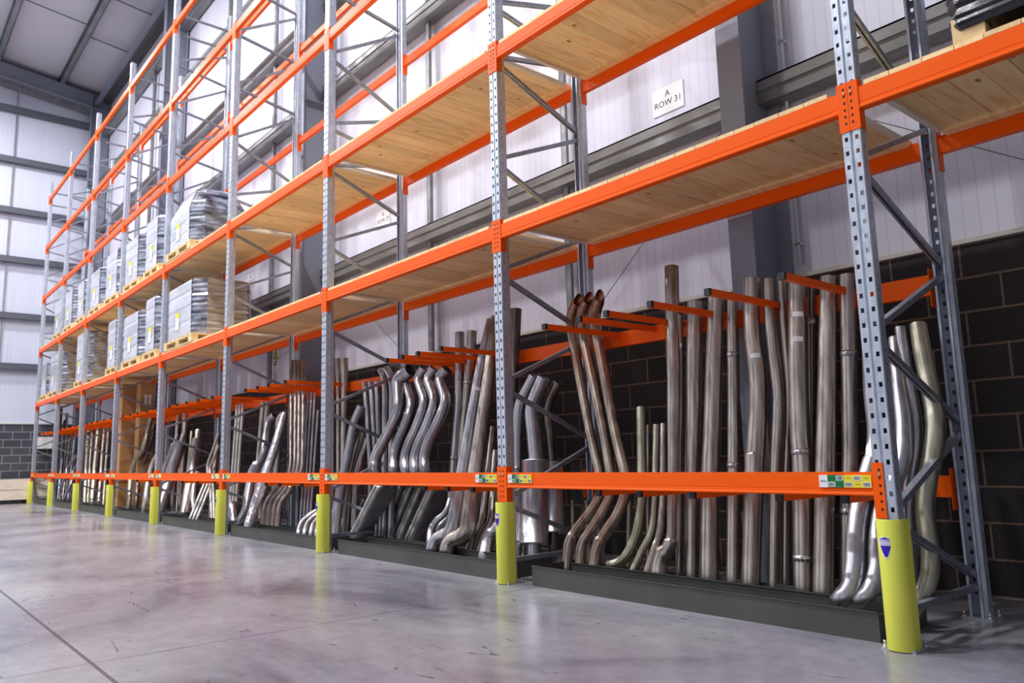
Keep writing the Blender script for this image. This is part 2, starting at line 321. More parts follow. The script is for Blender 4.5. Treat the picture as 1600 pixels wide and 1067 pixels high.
# ------------------------------------------------------------------ pallet racking
XU = [0, -2.903, -5.909, -8.893, -11.915, -14.844, -17.834, -20.749, -23.667]
XA = {-1: 2.92}; XA.update({i: x for i, x in enumerate(XU)})
LV = [2.776, 4.309, 5.846, 7.346, 8.826]; ZL = .82
BH = .115; RD = 1.05                      # beam height, frame depth
HP = .075
def post_mesh(top=9.3):
    b = MB(); prof = [(-.05, .062), (-.05, .004), (-.046, 0), (-.036, 0), (-.019, 0), (-.007, 0), (0, .008), (.007, 0), (.019, 0), (.036, 0), (.046, 0), (.05, .004), (.05, .062)]
    zs = [0.006]; z = .03
    while z < top-.03: zs += [z, z+.024]; z += HP
    zs.append(top)
    n = len(b.v); q = len(prof)
    for z in zs: b.v += [(x, y, z) for x, y in prof]
    mi = b.mi('galv')
    for i in range(len(zs)-1):
        for j in range(q-1):
            if i % 2 == 1 and j in (3, 8) and i < len(zs)-2: continue
            a = n+i*q+j; b.f.append((a, a+1, a+1+q, a+q)); b.m.append(mi); b.sm.append(False)
    for sx in (-1, 1):                    # rear part of the section, with the shade inside round holes painted as small black squares
        pts = [(sx*.05, .062), (sx*.034, .074), (sx*.034, .098), (sx*.022, .098)]
        for (xa, ya), (xb, yb) in zip(pts, pts[1:]): b.quad((xa, ya, .006), (xb, yb, .006), (xb, yb, top), (xa, ya, top), 'galv')
        z = .06
        while z < top-.1: b.quad((sx*.0505, .028, z), (sx*.0505, .036, z), (sx*.0505, .036, z+.009), (sx*.0505, .028, z+.009), 'cap'); z += HP
    return b.mesh('upright_post')
PM = post_mesh()
def brace_mesh(y0, z0, y1, z1):
    b = MB(); a = Vector((0, y0, z0)); c = Vector((0, y1, z1)); d = (c-a).normalized(); s = Vector((1, 0, 0)); t = d.cross(s)
    L = (c-a).length/2; mid = (a+c)/2
    b.obox(mid-t*.015, s, t, d, .018, .0012, L, 'brace'); b.obox(mid+s*.018, s, t, d, .0012, .015, L, 'brace'); b.obox(mid-s*.018, s, t, d, .0012, .015, L, 'brace')
    for o in (s*.012, -s*.012): b.obox(mid+t*.015+o, s, t, d, .007, .0012, L, 'brace')
    return b.mesh('brace')
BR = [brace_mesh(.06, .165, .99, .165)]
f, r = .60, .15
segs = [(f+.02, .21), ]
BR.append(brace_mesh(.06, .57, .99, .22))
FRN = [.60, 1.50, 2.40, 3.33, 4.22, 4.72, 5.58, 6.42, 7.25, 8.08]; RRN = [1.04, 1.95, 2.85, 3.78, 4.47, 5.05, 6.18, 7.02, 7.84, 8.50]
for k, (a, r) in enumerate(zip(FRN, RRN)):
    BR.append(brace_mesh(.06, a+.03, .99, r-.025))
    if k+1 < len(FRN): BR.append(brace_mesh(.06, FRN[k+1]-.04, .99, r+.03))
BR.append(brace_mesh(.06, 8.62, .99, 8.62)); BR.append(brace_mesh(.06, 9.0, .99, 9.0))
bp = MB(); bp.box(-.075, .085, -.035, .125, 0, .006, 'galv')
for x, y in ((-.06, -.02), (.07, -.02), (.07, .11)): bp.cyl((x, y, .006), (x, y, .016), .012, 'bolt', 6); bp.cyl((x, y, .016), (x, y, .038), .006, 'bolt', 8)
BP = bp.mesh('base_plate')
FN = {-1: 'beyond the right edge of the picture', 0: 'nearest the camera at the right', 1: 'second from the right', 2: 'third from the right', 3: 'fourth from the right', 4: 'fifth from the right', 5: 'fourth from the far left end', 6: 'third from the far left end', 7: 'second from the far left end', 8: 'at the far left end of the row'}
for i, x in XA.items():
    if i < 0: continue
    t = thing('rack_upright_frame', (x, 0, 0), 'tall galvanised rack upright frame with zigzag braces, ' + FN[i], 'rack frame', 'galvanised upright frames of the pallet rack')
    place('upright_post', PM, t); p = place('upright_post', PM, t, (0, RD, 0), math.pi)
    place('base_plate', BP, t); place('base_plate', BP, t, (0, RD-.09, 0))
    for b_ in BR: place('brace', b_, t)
# beams
def conn_mesh(sx, dz):                   # plate on the post face plus return leg; sx=+1: plate on the post's +x half
    b = MB(); z0, z1 = -BH-.105, .045
    cols = [.001, .013, .024, .035, .051]; rows = [z0]
    z = z1-.028
    rs = []
    while z > z0+.02: rs.append(z); z -= HP/2
    rows = sorted(set([z0, z1]+[q for r_ in rs for q in (r_, r_-.014)]))
    for a, c in zip(rows, rows[1:]):
        for j, (u, v_) in enumerate(zip(cols, cols[1:])):
            hole = j == 1 and any(abs(c-r_) < 1e-6 for r_ in rs)
            k = 'cap' if hole else 'orange'; yy = -.002 if hole else -.005  # slots stay closed; black stands in for the shade inside them
            b.quad((sx*u, yy, a), (sx*v_, yy, a), (sx*v_, yy, c), (sx*u, yy, c), k)
    b.box(min(sx*.051, sx*.055), max(sx*.051, sx*.055), -.005, .055, z0, z1, 'orange')
    b.box(min(0, sx*.051), max(0, sx*.051), -.0045, -.003, z0, z1, 'orange') if False else None
    b.quad((sx*.001, -.005, z1), (sx*.051, -.005, z1), (sx*.051, 0, z1), (sx*.001, 0, z1), 'orange')
    b.quad((sx*.001, -.005, z0), (sx*.051, -.005, z0), (sx*.051, 0, z0), (sx*.001, 0, z0), 'orange')
    b.quad((sx*.001, -.005, z0), (sx*.001, 0, z0), (sx*.001, 0, z1), (sx*.001, -.005, z1), 'orange')
    for zz in (z1-.055,): b.cyl((sx*.018, -.005, zz), (sx*.018, -.010, zz), .006, 'bolt', 8)
    return b.mesh('end_connector')
CM = {1: conn_mesh(1, 0), -1: conn_mesh(-1, 0)}
_bm = {}
def beam_mesh(L):
    L = round(L, 3)
    if L not in _bm:
        b = MB(); h = BH
        prof = [(0, 0), (.026, 0), (.026, -.024), (.048, -.024), (.048, -h), (.002, -h), (-.004, -h+.004), (-.004, -h+.012), (0, -h+.016), (0, -h+.028), (.002, -h+.030), (.002, -h+.032), (0, -h+.034)]
        b.rings([[(x, y, z) for y, z in prof] for x in (0, L)], 'orange', smooth=False, cap0=True, cap1=True); _bm[L] = b.mesh('beam_section')
    return _bm[L]
BAY = {-1: 'in the cut-off right bay', 0: 'of the nearest full bay', 1: 'of the second bay from the right', 2: 'of the third bay from the right', 3: 'of the fourth bay from the right', 4: 'of the fifth bay from the right', 5: 'of the third bay from the far left end', 6: 'of the second bay from the far left end', 7: 'of the farthest bay at the left end'}
LN = ['carrying the lower timber deck', 'carrying the upper timber deck', 'at the first bare level above the decks', 'at the second bare level above the decks', 'at the topmost beam level']
def code_label(parent, x, z, code, detail, flip=False):
    b = MB(); y = -.006; W = .27; H = .062; c = W/1.0
    wds = [.046, .043, .043, .046, .046, .046]; xs = [x]
    for q in wds: xs.append(xs[-1]+q)
    h2 = H/2
    b.box(xs[0], xs[1], y, y+.0055, z-h2, z+h2, 'white')
    b.box(xs[1], xs[3], y, y+.0055, z-h2, z+h2, 'green'); b.box(xs[3], xs[6], y, y+.0055, z-h2, z+h2, 'ylabel')
    o = b.build('location_label', parent, label='white, green and yellow barcode location label')
    if detail == 0:
        b = MB()
        for i in range(1, 6):
            zc = z+h2/2*(-1 if i in (1, 3, 5) else 1); b.box(xs[i]+.003, xs[i+1]-.003, y-.001, y, zc-.012, zc+.012, 'white')
        b.build('barcode', o); return
    b = MB(); add_text(b, code, (xs[0]+xs[1])/2, z, y-.001, .0155, 'black', .72); b.build('printed_code', o)
    b = MB(); b2 = MB(); random.seed(code)
    for i, up in ((1, 0), (2, 1), (3, 0), (4, 1), (5, 0)):
        zc = z+h2/2*(1 if up else -1); b.box(xs[i]+.003, xs[i+1]-.003, y-.001, y, zc-.012, zc+.012, 'white')
        q = xs[i]+.006
        while q < xs[i+1]-.008:
            ww = random.choice((.0008, .0008, .0016)); b.box(q, q+ww, y-.0015, y-.001, zc-.009, zc+.009, 'black'); q += ww+random.choice((.0012, .002))
        add_text(b2, ('^ ' if i > 2 else '') + code+'-'+'ABCDE'[i-1], (xs[i]+xs[i+1])/2, z+h2/2*(-1 if up else 1), y-.001, .0085, 'black', .68)
    b.build('barcode', o); b2.build('printed_code', o)
def beam(i, z, rear, what, group, detail=None):
    xl, xr = XA[i+1]+.055, XA[i]-.055
    t = thing('rack_beam', (XA[i+1], RD if rear else 0, z), what, 'rack beam', group)
    if rear:
        t.location = (XA[i], RD, z); t.rotation_euler = (0, 0, math.pi)
    place('beam_section', beam_mesh(xr-xl), t, (.055, 0, 0))
    place('end_connector', CM[1], t); place('end_connector', CM[-1], t, ((xr-xl)+.11, 0, 0))
    return t
for i in range(-1, 8):
    for l, z in enumerate(LV):
        if l == 1 and i < 0: continue
        if l >= 2 and i < l-1: continue
        for rear in (False, True):
            beam(i, z, rear, '%s orange beam %s, %s' % ('rear' if rear else 'front', LN[l], BAY[i]), '%s beams %s' % ('rear' if rear else 'front', LN[l]))
    if i < 0: continue
    t = beam(i, ZL, False, 'knee-high front orange beam with barcode labels, ' + BAY[i], 'knee-high front beams')
    L = XA[i]-XA[i+1]
    det = 1 if i <= 2 else 0
    codes = {0: ('A08-52', 'A08-54'), 1: ('A08-56', 'A08-58'), 2: ('A08-60', 'A08-62')}.get(i, ('A08', 'A08'))
    code_label(t, .075, -.045, codes[0] if i else 'A08-52', det)
    code_label(t, L-.055-.275, -.045, codes[1], det)
# timber decks
_dk = {}
def deck_parts(L):
    L = round(L, 2)
    if L not in _dk:
        random.seed(int(L*1000)); b = MB(); e = MB(); x = 0
        while x < L-.05:
            wd = min(random.uniform(.125, .16), L-x); dz = random.uniform(-.001, .001)
            b.box(x+.0015, x+wd-.0030, 0, 1.05, 0+dz, .024+dz, 'wood'); x += wd
        _dk[L] = [b.mesh('planks')]+[MB().box(.02, L-.02, y0, y1, -.022, -.001, 'wood').mesh('runner') for y0, y1 in ((.03, .12), (.92, 1.01))]+[MB().box(a, c, .13, .91, -.022, -.001, 'woodend').mesh('end_batten') for a, c in ((-.004, .03), (L-.03, L+.004))]
    return _dk[L]
for i in range(-1, 8):
    for l in (0, 1):
        if i < 0 and l: continue
        L = XA[i]-XA[i+1]-.17; pa = deck_parts(L)
        t = thing('timber_deck', (XA[i+1]+.085, 0, LV[l]+.001), '%s pine board deck %s' % (('lower', 'upper')[l], BAY[i]), 'shelf deck', 'pine board decks on the rack')
        for nm, me in zip(('planks', 'runner', 'runner', 'end_batten', 'end_batten'), pa): place(nm, me, t)
# yellow post guards
gb = MB(); prof = []
for a in range(0, 181, 15): prof.append((.064*math.cos(math.radians(180+a)), -.012+.052*math.sin(math.radians(180+a))))
prof = [(-.064, .05)]+prof+[(.064, .05)]; inner = [(x*.93, y*.93+.002) for x, y in prof]
zz = [.004, .008, .592, .6]
def gr(z, k): return [(x*k, y*k, z) for x, y in prof]
gb.rings([gr(.004, .97), gr(.01, 1), gr(.592, 1), gr(.6, .97)], 'yellow', close=False)
gb.rings([[(x, y, .6) for x, y in [(a*.97, b*.97) for a, b in prof]], [(x, y, .6) for x, y in inner]], 'yellow', close=False, smooth=False)
gb.rings([[(x, y, .6) for x, y in inner], [(x, y, .004) for x, y in inner]], 'yellow', close=False)
GM = gb.mesh('yellow_guard')
def shield(y):
    b = MB()
    def poly(pts, k, dy):
        n = len(b.v)
        for x, z in pts:                 # wraps round the guard's curved front
            a = math.asin(max(-1, min(1, x/.0645))); b.v.append((x, -.012-(.0524+dy)*math.cos(a), z))
        b.f.append(tuple(range(n, n+len(pts)))); b.m.append(b.mi(k)); b.sm.append(False)
    def strip(f, z0, z1, k, dy, n=8):
        for j in range(n):
            za, zb = z0+(z1-z0)*j/n, z0+(z1-z0)*(j+1)/n; wa, wb = f(za), f(zb)
            for m_ in range(6):
                u0, u1 = -1+m_/3, -1+(m_+1)/3
                poly([(wa*u0, za), (wa*u1, za), (wb*u1, zb), (wb*u0, zb)], k, dy)
    f = lambda z: .033*min(1, ((z+.058)/.075)**.62) if z > -.058 else 0
    g = lambda z: max(0, f(z)-.0045)
    top = lambda z: min(f(.025), .033*(.048-z)/.013) if z > .035 else f(z)
    strip(f, -.058, .035, 'white', .0012); strip(top, .035, .048, 'white', .0012, 2)
    strip(g, -.047, .005, 'blue', .0018); strip(g, .022, .034, 'bluepale', .0018, 3); strip(lambda z: max(0, .028*(.044-z)/.010), .034, .044, 'blue', .0018, 2)
    for j in range(7): poly([(-.024+j*.007, .008), (-.020+j*.007, .008), (-.020+j*.007, .017), (-.024+j*.007, .017)], 'bluepale', .002)
    return b.mesh('shield_sticker')
SH = shield(0)
for i, x in enumerate(XU):
    g = place('post_guard', GM, None, (x+.014, 0, 0), 0, 'yellow post guard with shield sticker, upright ' + FN[i], 'post guard', 'yellow guards on the upright feet')
    place('shield_sticker', SH, g, (-.008, 0, .475))
# dark steel trays on the floor under each bay
for i in range(8):
    x0, x1 = XA[i+1]+.24, XA[i]-.12
    b = MB(); b.box(x0, x1, .065, .072, 0, .145, 'tray').box(x0, x1, .058, .072, .139, .145, 'tray')
    b.box(x0+.14, x1-.22, .335, .343, .004, .15, 'tray').box(x0+.14, x1-.22, .325, .343, .145, .15, 'tray')
    b.box(x0, x1, .60, .607, 0, .12, 'tray'); b.box(x0, x0+.006, .072, .6, 0, .14, 'tray'); b.box(x1-.006, x1, .072, .6, 0, .13, 'tray')
    b.box(x0, x1, .072, .6, 0, .004, 'tray')
    b.build('steel_tray', label='dark grey steel floor tray %s' % BAY[i], cat='tray', group='steel trays along the foot of the rack')
# divider rails with arms
def arm_mesh():
    b = MB(); b.box(-.018, .018, 0, .84, -.02, .02, 'orange'); return b.mesh('divider_arm')
def cap_mesh():
    b = MB(); b.box(-.019, .019, -.022, .004, -.021, .021, 'cap'); return b.mesh('end_cap')
AM, KM = arm_mesh(), cap_mesh()
ARMS = {0: [-2.47, -2.1, -1.84, -1.45, -1.0, -.5], 1: [-4.75, -4.47, -4.2, -3.83], 2: [-8.35, -7.95, -7.6, -7.1], 3: [-11.6, -11.2, -10.75, -10.2, -9.6], 4: [-14.5, -14.0, -13.5, -12.9, -12.3], 5: [-17.5, -17.1, -16.6, -16.0, -15.4], 6: [-20.4, -19.9, -19.3, -18.7, -18.2], 7: [-23.3, -22.7, -22.1, -21.4]}
LOW = {0: [-1.98, -1.62, -1.2, -.62, -.25], 1: [-4.1, -3.75, -3.4], 2: [-7.6, -7.2, -6.6], 3: [-10.8, -10.1, -9.4]}
for i in range(8):
    for z, arms, nm in ((1.87, ARMS[i], 'upper'), (.71, LOW.get(i, []), 'lower')):
        if nm == 'lower' and i > 3: arms = [XA[i]-.6, XA[i]-1.4]
        t = thing('divider_rail', (0, .93, z), '%s orange rail with divider arms %s' % (nm, BAY[i]), 'divider rail', 'orange divider rails behind the pipes')
        MB().box(XA[i+1]+.055, XA[i]-.055, 0, .05, -.06, .06, 'orange').build('rail', t)
        for sx, xx in ((1, XA[i+1]), (-1, XA[i])): MB().box(xx+(.052 if sx > 0 else -.056), xx+(.056 if sx > 0 else -.052), 0, .06, -.13, .1, 'orange').build('end_connector', t)
        for x in arms:
            a = place('divider_arm', AM, t, (x, -.83, .03 if nm == 'upper' else -.03)); place('end_cap', KM, a)

# ------------------------------------------------------------------ pipes
Z = {'2': (1000, 380, 2.6667), '3': (1000, 680, 2.6667), '4': (700, 380, 3.5575), '5': (700, 650, 3.5575), '6': (460, 480, 2.6676), '7': (240, 520, 2.964), '8': (60, 560, 4.445), '9': (160, 590, 5.616), 'a': (330, 560, 3.811), 'e': (0, 600, 5.333)}
def smooth_path(P, R, fil):
    out = [(P[0], R[0])]
    for j in range(1, len(P)-1):
        a, b, c = P[j-1], P[j], P[j+1]; u = (a-b); v_ = (c-b); lu, lv = u.length, v_.length
        if lu < 1e-5 or lv < 1e-5: continue
        ang = u.angle(v_)
        if ang > math.radians(176): out.append((b, R[j])); continue
        d = min(lu*.48, lv*.48, fil*R[j]); s, e = b+u*(d/lu), b+v_*(d/lv)
        for q in range(7):
            t = q/6; out.append((s*(1-t)**2+b*2*t*(1-t)+e*t*t, R[j]))
    out.append((P[-1], R[-1])); return out
def tube(b, P, R, k, q=20, fil=4.5, open0=True, open1=True, slant=0, wall=.0025):
    sp = smooth_path(P, R, fil); rings = []; prev = None; frames = []
    for j, (p, r) in enumerate(sp):
        d = ((sp[min(j+1, len(sp)-1)][0]-sp[max(j-1, 0)][0])).normalized()
        x = d.orthogonal().normalized() if prev is None else (prev-d*prev.dot(d)).normalized()
        prev = x; y = d.cross(x); frames.append((p, r, d, x, y))
    def ring(fr, rr, sl=0):
        p, r, d, x, y = fr; o = []
        for i in range(q):
            a = 2*math.pi*i/q; v_ = x*math.cos(a)+y*math.sin(a); o.append(p+v_*rr+d*(sl*v_.dot(sdir)*r))
        return o
    sdir = Vector((.8, -.3, -.5)).normalized()
    rs = [ring(fr, fr[1], slant if j == 0 else 0) for j, fr in enumerate(frames)]
    if open0:
        f0 = frames[0]; inn = ring(f0, f0[1]-wall, slant); f1 = (f0[0]+f0[2]*min(.12, (sp[-1][0]-sp[0][0]).length*.3), *f0[1:])
        b.rings([ring(f1, f0[1]-wall), inn], 'cap' if False else k, cap0=False); b.rings([inn, rs[0]], k, smooth=False)
        n = len(b.v); b.v += [tuple(p) for p in ring(f1, f0[1]-wall)]; b.f.append(tuple(range(n, n+q))); b.m.append(b.mi('cap')); b.sm.append(False)  # black disc paints the shaded depth of the bore
    b.rings(rs, k, cap0=not open0, cap1=True)
    return frames
def topx(zone, pts, w, yt, yb):
    ox, oy, sc = Z[zone[0]] if len(zone) == 1 else (None,)*3
    out = []
    return out
def conv(pts, zone):
    res = []
    z = zone
    for p in pts:
        if isinstance(p, str): z = p; continue
        ox, oy, sc = Z[z]; res.append((ox+p[0]/sc, oy+p[1]/sc, (p[2] if len(p) > 2 else None), sc))
    return res
def pipe_path(zone, pts, w, yt, yb, foot=True):
    c = conv(pts, zone); L = [0]
    for a, b in zip(c, c[1:]): L.append(L[-1]+math.hypot(a[0]-b[0], a[1]-b[1]))
    P = []; R = []; cw = w
    for (px, py, pw, sc), l in zip(c, L):
        Y = yt+(yb-yt)*l/L[-1]; p = at(px, py, Y)
        if pw: cw = pw
        dep = depth(p); th = math.atan((px-800)/FPX); r = cw/sc*dep/(2*FPX)*math.cos(th)*.98
        if p.z < r*.3+.006: p = at(px, py, z=r*.3+.006)
        P.append(p); R.append(r)
    if foot and P[-1].z > .02:
        d = (P[-1]-P[-2]).normalized() if len(P) > 1 else Vector((0, 0, -1))
        d = d if d.z < -.6 else Vector((0, 0, -1))
        P.append(P[-1]+d*((.008-P[-1].z)/d.z)); R.append(R[-1])
    elif P[-1].z < .006: P[-1].z = .006
    return P, R
NP = []
def pipe(desc, zone, pts, w, yt, yb, k, cat='exhaust pipe', name='exhaust_pipe', group=None, slant=0, fil=4.5, foot=True, brackets=(), tags=(), q=20, open0=True, body=None):
    """pts run from the top of the pipe to its foot; brackets/tags are fractions of the length; body: (f0, f1, scale, material)"""
    P, R = pipe_path(zone, pts, w, yt, yb, foot)
    base = P[-1].copy(); base.z = 0
    Q = [p-base for p in P]
    b = MB(); fr = tube(b, Q, R, k, q=q, fil=fil, slant=slant, open0=open0)
    root = b.build(name, None, loc=base, label=desc, cat=cat, group=group) if not body else None
    if body:
        root = thing('silencer', base, desc, cat, group); b.build('pipe', root)
    tl = [0]
    for a, c in zip(fr, fr[1:]): tl.append(tl[-1]+(c[0]-a[0]).length)
    def ptat(f):
        s = f*tl[-1]
        for j in range(len(fr)-1):
            if tl[j+1] >= s:
                t = (s-tl[j])/max(1e-6, tl[j+1]-tl[j]); return fr[j][0].lerp(fr[j+1][0], t), fr[j][1]+(fr[j+1][1]-fr[j][1])*t, (fr[j+1][0]-fr[j][0]).normalized()
        return fr[-1][0], fr[-1][1], fr[-1][2]
    if body:
        for (f0, f1, sc, km) in body:
            a, ra, d = ptat(f0); c, rc, d2 = ptat(f1); bb = MB(); dd = (c-a).normalized(); x = dd.orthogonal().normalized(); y = dd.cross(x); rr = ra*sc
            def ring(p, r_, n_=24): return [p+x*(r_*math.cos(2*math.pi*i/n_))+y*(r_*math.sin(2*math.pi*i/n_)) for i in range(n_)]
            L = (c-a).length
            bb.rings([ring(a+dd*.012, ra), ring(a, rr*.98), ring(a+dd*.001, rr*1.03), ring(a+dd*.012, rr*1.03), ring(a+dd*.014, rr), ring(c-dd*.014, rr), ring(c-dd*.012, rr*1.03), ring(c-dd*.001, rr*1.03), ring(c, rr*.98), ring(c-dd*.012, ra)], km)
            bb.build('silencer_body', root)
    view = (Vector(CAM)-base).normalized()
    for f in brackets:
        p, r, d = ptat(f); bb = MB(); x = d.cross(view).normalized(); y = d.cross(x)*-1
        if y.dot(view) < 0: y = -y
        def rg(s_, rr): return [p+d*s_+x*(rr*math.cos(2*math.pi*i/20))+y*(rr*math.sin(2*math.pi*i/20)) for i in range(20)]
        bb.rings([rg(-.018, r+.0005), rg(-.018, r+.003), rg(.018, r+.003), rg(.018, r+.0005)], 's')
        bb.obox(p+y*(r+.012)-x*.012, x, y, d, .0015, .013, .018, 's'); bb.obox(p+y*(r+.012)+x*.012, x, y, d, .0015, .013, .018, 's')
        bb.cyl(p+y*(r+.014)-x*.024, p+y*(r+.014)+x*.024, .005, 'bolt', 8); bb.build('clamp_bracket', root)
    for f in tags:
        p, r, d = ptat(f); bb = MB(); x = d.cross(view).normalized(); y = d.cross(x)*-1
        if y.dot(view) < 0: y = -y
        n_ = 5; hw = .55
        def ar(s_): return [p+d*s_+(x*math.sin(-hw+2*hw*i/n_)+y*math.cos(-hw+2*hw*i/n_))*(r+.0015) for i in range(n_+1)]
        bb.rings([ar(-.016), ar(.016)], 'white', close=False); bb.build('paper_label', root)
    return root
G0 = None
NB = 'in the nearest bay'
# --- nearest bay
for (pp, lab) in (([(722, 322, 52), (704, 350, 58), (684, 405, 62), (686, 480, 58), (735, 760, 56), (790, 1060, 54), '5', (845, 330, 54), (850, 440), (800, 520), (720, 620), (670, 700, 60), (662, 840, 62)], 'leftmost of the three dark flared-tip pipes crossing the divider arms'),
                 ([(780, 312, 54), (760, 340, 60), (742, 395, 64), (750, 500, 62), (810, 780, 60), (868, 1060, 58), '5', (905, 330, 56), (908, 440), (860, 530), (790, 640), (738, 720, 62), (735, 840, 64)], 'middle one of the three dark flared-tip pipes crossing the divider arms'),
                 ([(846, 302, 62), (832, 335, 70), (812, 395, 74), (826, 490, 66), (880, 780, 64), (930, 1060, 62), '5', (985, 320, 62), (990, 430, 64), (950, 540), (880, 640), (826, 730, 72), (815, 840, 76)], 'rightmost of the three dark flared-tip pipes crossing the divider arms')):
    pipe(lab, '4', pp, 60, .86, .42, 'h', slant=1.5, fil=6, group='three flared-tip pipes')
pipe('short pale-brown pipe ending in an open mouth pointing left, nearest bay', '4', [(1073, 915, 56), '5', (1080, 480, 56), (1055, 640, 60), (1010, 755, 62), (960, 815, 60), (893, 830, 56)], 56, .75, .42, 'o', foot=False)
pipe('thin pipe stub standing just behind the open-mouthed pipe, nearest bay', '4', [(1112, 1010, 22), '5', (1112, 300), (1112, 860)], 22, .9, .8, 'b')
pipe('thin bent pipe right of the open-mouthed pipe, nearest bay', '4', [(1157, 1010, 38), '5', (1150, 480, 36), (1135, 640, 40), (1085, 740, 46), (1025, 870, 48)], 38, .72, .42, 'o')
pipe('silver-footed thin bent pipe beside the elbowed pipe, nearest bay', '4', [(1196, 1005, 34), '5', (1192, 480, 38), (1180, 650, 42), (1140, 760, 46), (1105, 880, 48)], 36, .74, .42, 'b')
pipe('tallest pipe with a dark top and a fat silver elbow at its foot, nearest bay', '2', [(132, 100, 62), (140, 600, 58), (137, 950, 46), '3', (132, 410, 44), (125, 460, 60), (85, 510, 72), (78, 590, 74)], 60, .84, .44, 'b', fil=2.5)
pipe('thin reddish-brown pipe with a small label, right of the tallest pipe', '2', [(163, 300, 34), (168, 700, 34), '3', (163, 20, 34), (163, 600, 34)], 34, .80, .62, 'b', tags=(.12,))
pipe('wide straight pipe between the reddish pipe and the stained pipe', '2', [(230, 246, 72), (224, 700, 72), '3', (217, 150, 66), (214, 600, 64)], 72, .84, .60, 'b')
pipe('wide straight pipe with brown stains near the foot, nearest bay', '2', [(318, 226, 72), (300, 800, 78), '3', (292, 200, 82), (288, 605, 84)], 76, .83, .58, 'b')
pipe('narrower pipe carrying clamp brackets on both sides, nearest bay', '2', [(384, 236, 48), (390, 600, 54), '3', (392, 200, 60), (388, 612, 62)], 52, .84, .62, 'b', brackets=(.2, .58))
pipe('wide pipe kinked right and back left with a white tag, nearest bay', '2', [(466, 150, 76), (464, 360, 72), (492, 560, 76), (490, 730, 80), (480, 900, 84), '3', (478, 80, 84), (462, 620, 82)], 78, .84, .56, 'b', tags=(.26,), fil=8)
pipe('narrow dark kinked pipe right of the wide kinked pipe', '2', [(536, 150, 46), (542, 330, 50), (576, 620, 54), (578, 720, 56), (568, 900, 56), '3', (562, 200, 50), (556, 628, 46)], 48, .86, .62, 'b', fil=8)
pipe('narrow curved pipe half hidden left of the tagged thick pipe', '2', [(588, 138, 40), (598, 330, 40), (622, 620, 40), '3', (608, 150, 44), (604, 630, 44)], 40, .90, .72, 'b', fil=8)
pipe('thickest straight pipe with white markings and two clamps, nearest bay', '2', [(656, 152, 80), (658, 500, 84), (666, 800, 88), '3', (676, 100, 88), (680, 640, 84)], 84, .80, .56, 'b', brackets=(.55, .86), tags=(.12, .2))
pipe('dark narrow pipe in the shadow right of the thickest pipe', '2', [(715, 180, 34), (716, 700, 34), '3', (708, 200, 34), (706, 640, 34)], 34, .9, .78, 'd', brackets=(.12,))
pipe('wide plain straight pipe right of the thickest pipe', '2', [(786, 142, 76), (778, 700, 88), '3', (772, 200, 92), (764, 650, 94)], 84, .83, .55, 'b')
pipe('straight pipe with slotted top and two bolted clamps, nearest bay', '2', [(864, 134, 72), (872, 500, 74), (878, 900, 74), '3', (866, 300, 70), (860, 655, 60)], 72, .85, .62, 'b', brackets=(.25, .72), tags=())
pipe('bright silver pipe bending forward just left of the near upright', '2', [(955, 415, 66), (965, 640, 72), (985, 780, 76), (975, 900, 84), '3', (968, 110, 88), (925, 250, 90), (900, 390, 92), (896, 560, 94), (880, 640, 90), (815, 702, 76)], 74, .80, .16, 's', foot=False, fil=5)
pipe('silver pipe passing behind the near upright with its foot turned forward', '2', [(1060, 398, 60), (1078, 600, 72), (1100, 760, 80), (1095, 900, 84), '3', (1060, 180, 86), (1010, 300, 86), (992, 420, 86), (990, 570, 84), (965, 640, 80), (905, 705, 70)], 74, .85, .18, 's', foot=False, fil=5, tags=(.72,))
pipe('grey pipe seen through the near upright frame, left of the last pipe', '2', [(1085, 352, 54), (1108, 520, 58), (1148, 740, 64), (1152, 850, 66), (1128, 990, 66), '3', (1120, 300, 66), (1128, 480, 66), (1125, 700, 62)], 60, .86, .5, 's', fil=6)
pipe('last pipe at the right, swerving left then right, olive-silver', '2', [(1158, 338, 76), (1180, 480, 80), (1218, 640, 86), (1236, 770, 92), (1220, 890, 92), '3', (1200, 170, 90), (1186, 290, 88), (1192, 380, 86), (1212, 480, 84), (1208, 600, 84), (1160, 690, 80)], 84, .86, .42, 'o', fil=6)
# three silencers left in the bay
pipe('narrow silencer with a bent inlet just right of the second upright', '4', [(474, 735, 48), (435, 815, 54), (395, 900, 62), (385, 1050, 62), '5', (384, 280, 60), (386, 660, 60), (386, 790, 50)], 56, .72, .5, 's', body=[(.50, .87, 1.2, 'g')], name='silencer', cat='silencer')
pipe('large oval silencer with a bent inlet and short tail, nearest bay', '4', [(532, 745, 74), (495, 830, 78), (462, 920, 80), (476, 1050, 82), '5', (494, 280, 84), (482, 680, 84), (480, 800, 78)], 80, .74, .5, 's', body=[(.46, .87, 1.9, 'g')], name='silencer', cat='silencer')
pipe('silencer with a torn crumpled inlet top, behind the large one', '4', [(612, 772, 56), (575, 840, 58), (545, 925, 56), (562, 1050, 52), '5', (580, 285, 50), (585, 680, 50), (580, 855, 40)], 54, .86, .64, 'd', body=[(.46, .82, 2.6, 'g')], name='silencer', cat='silencer')
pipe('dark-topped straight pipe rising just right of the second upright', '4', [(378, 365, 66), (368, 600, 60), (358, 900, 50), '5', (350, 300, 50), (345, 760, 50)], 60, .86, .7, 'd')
pipe('dark pipe top half hidden directly behind the second upright', '4', [(338, 385, 26), (330, 620, 26), '5', (322, 300, 26), (320, 720, 26)], 26, .88, .78, 'd')
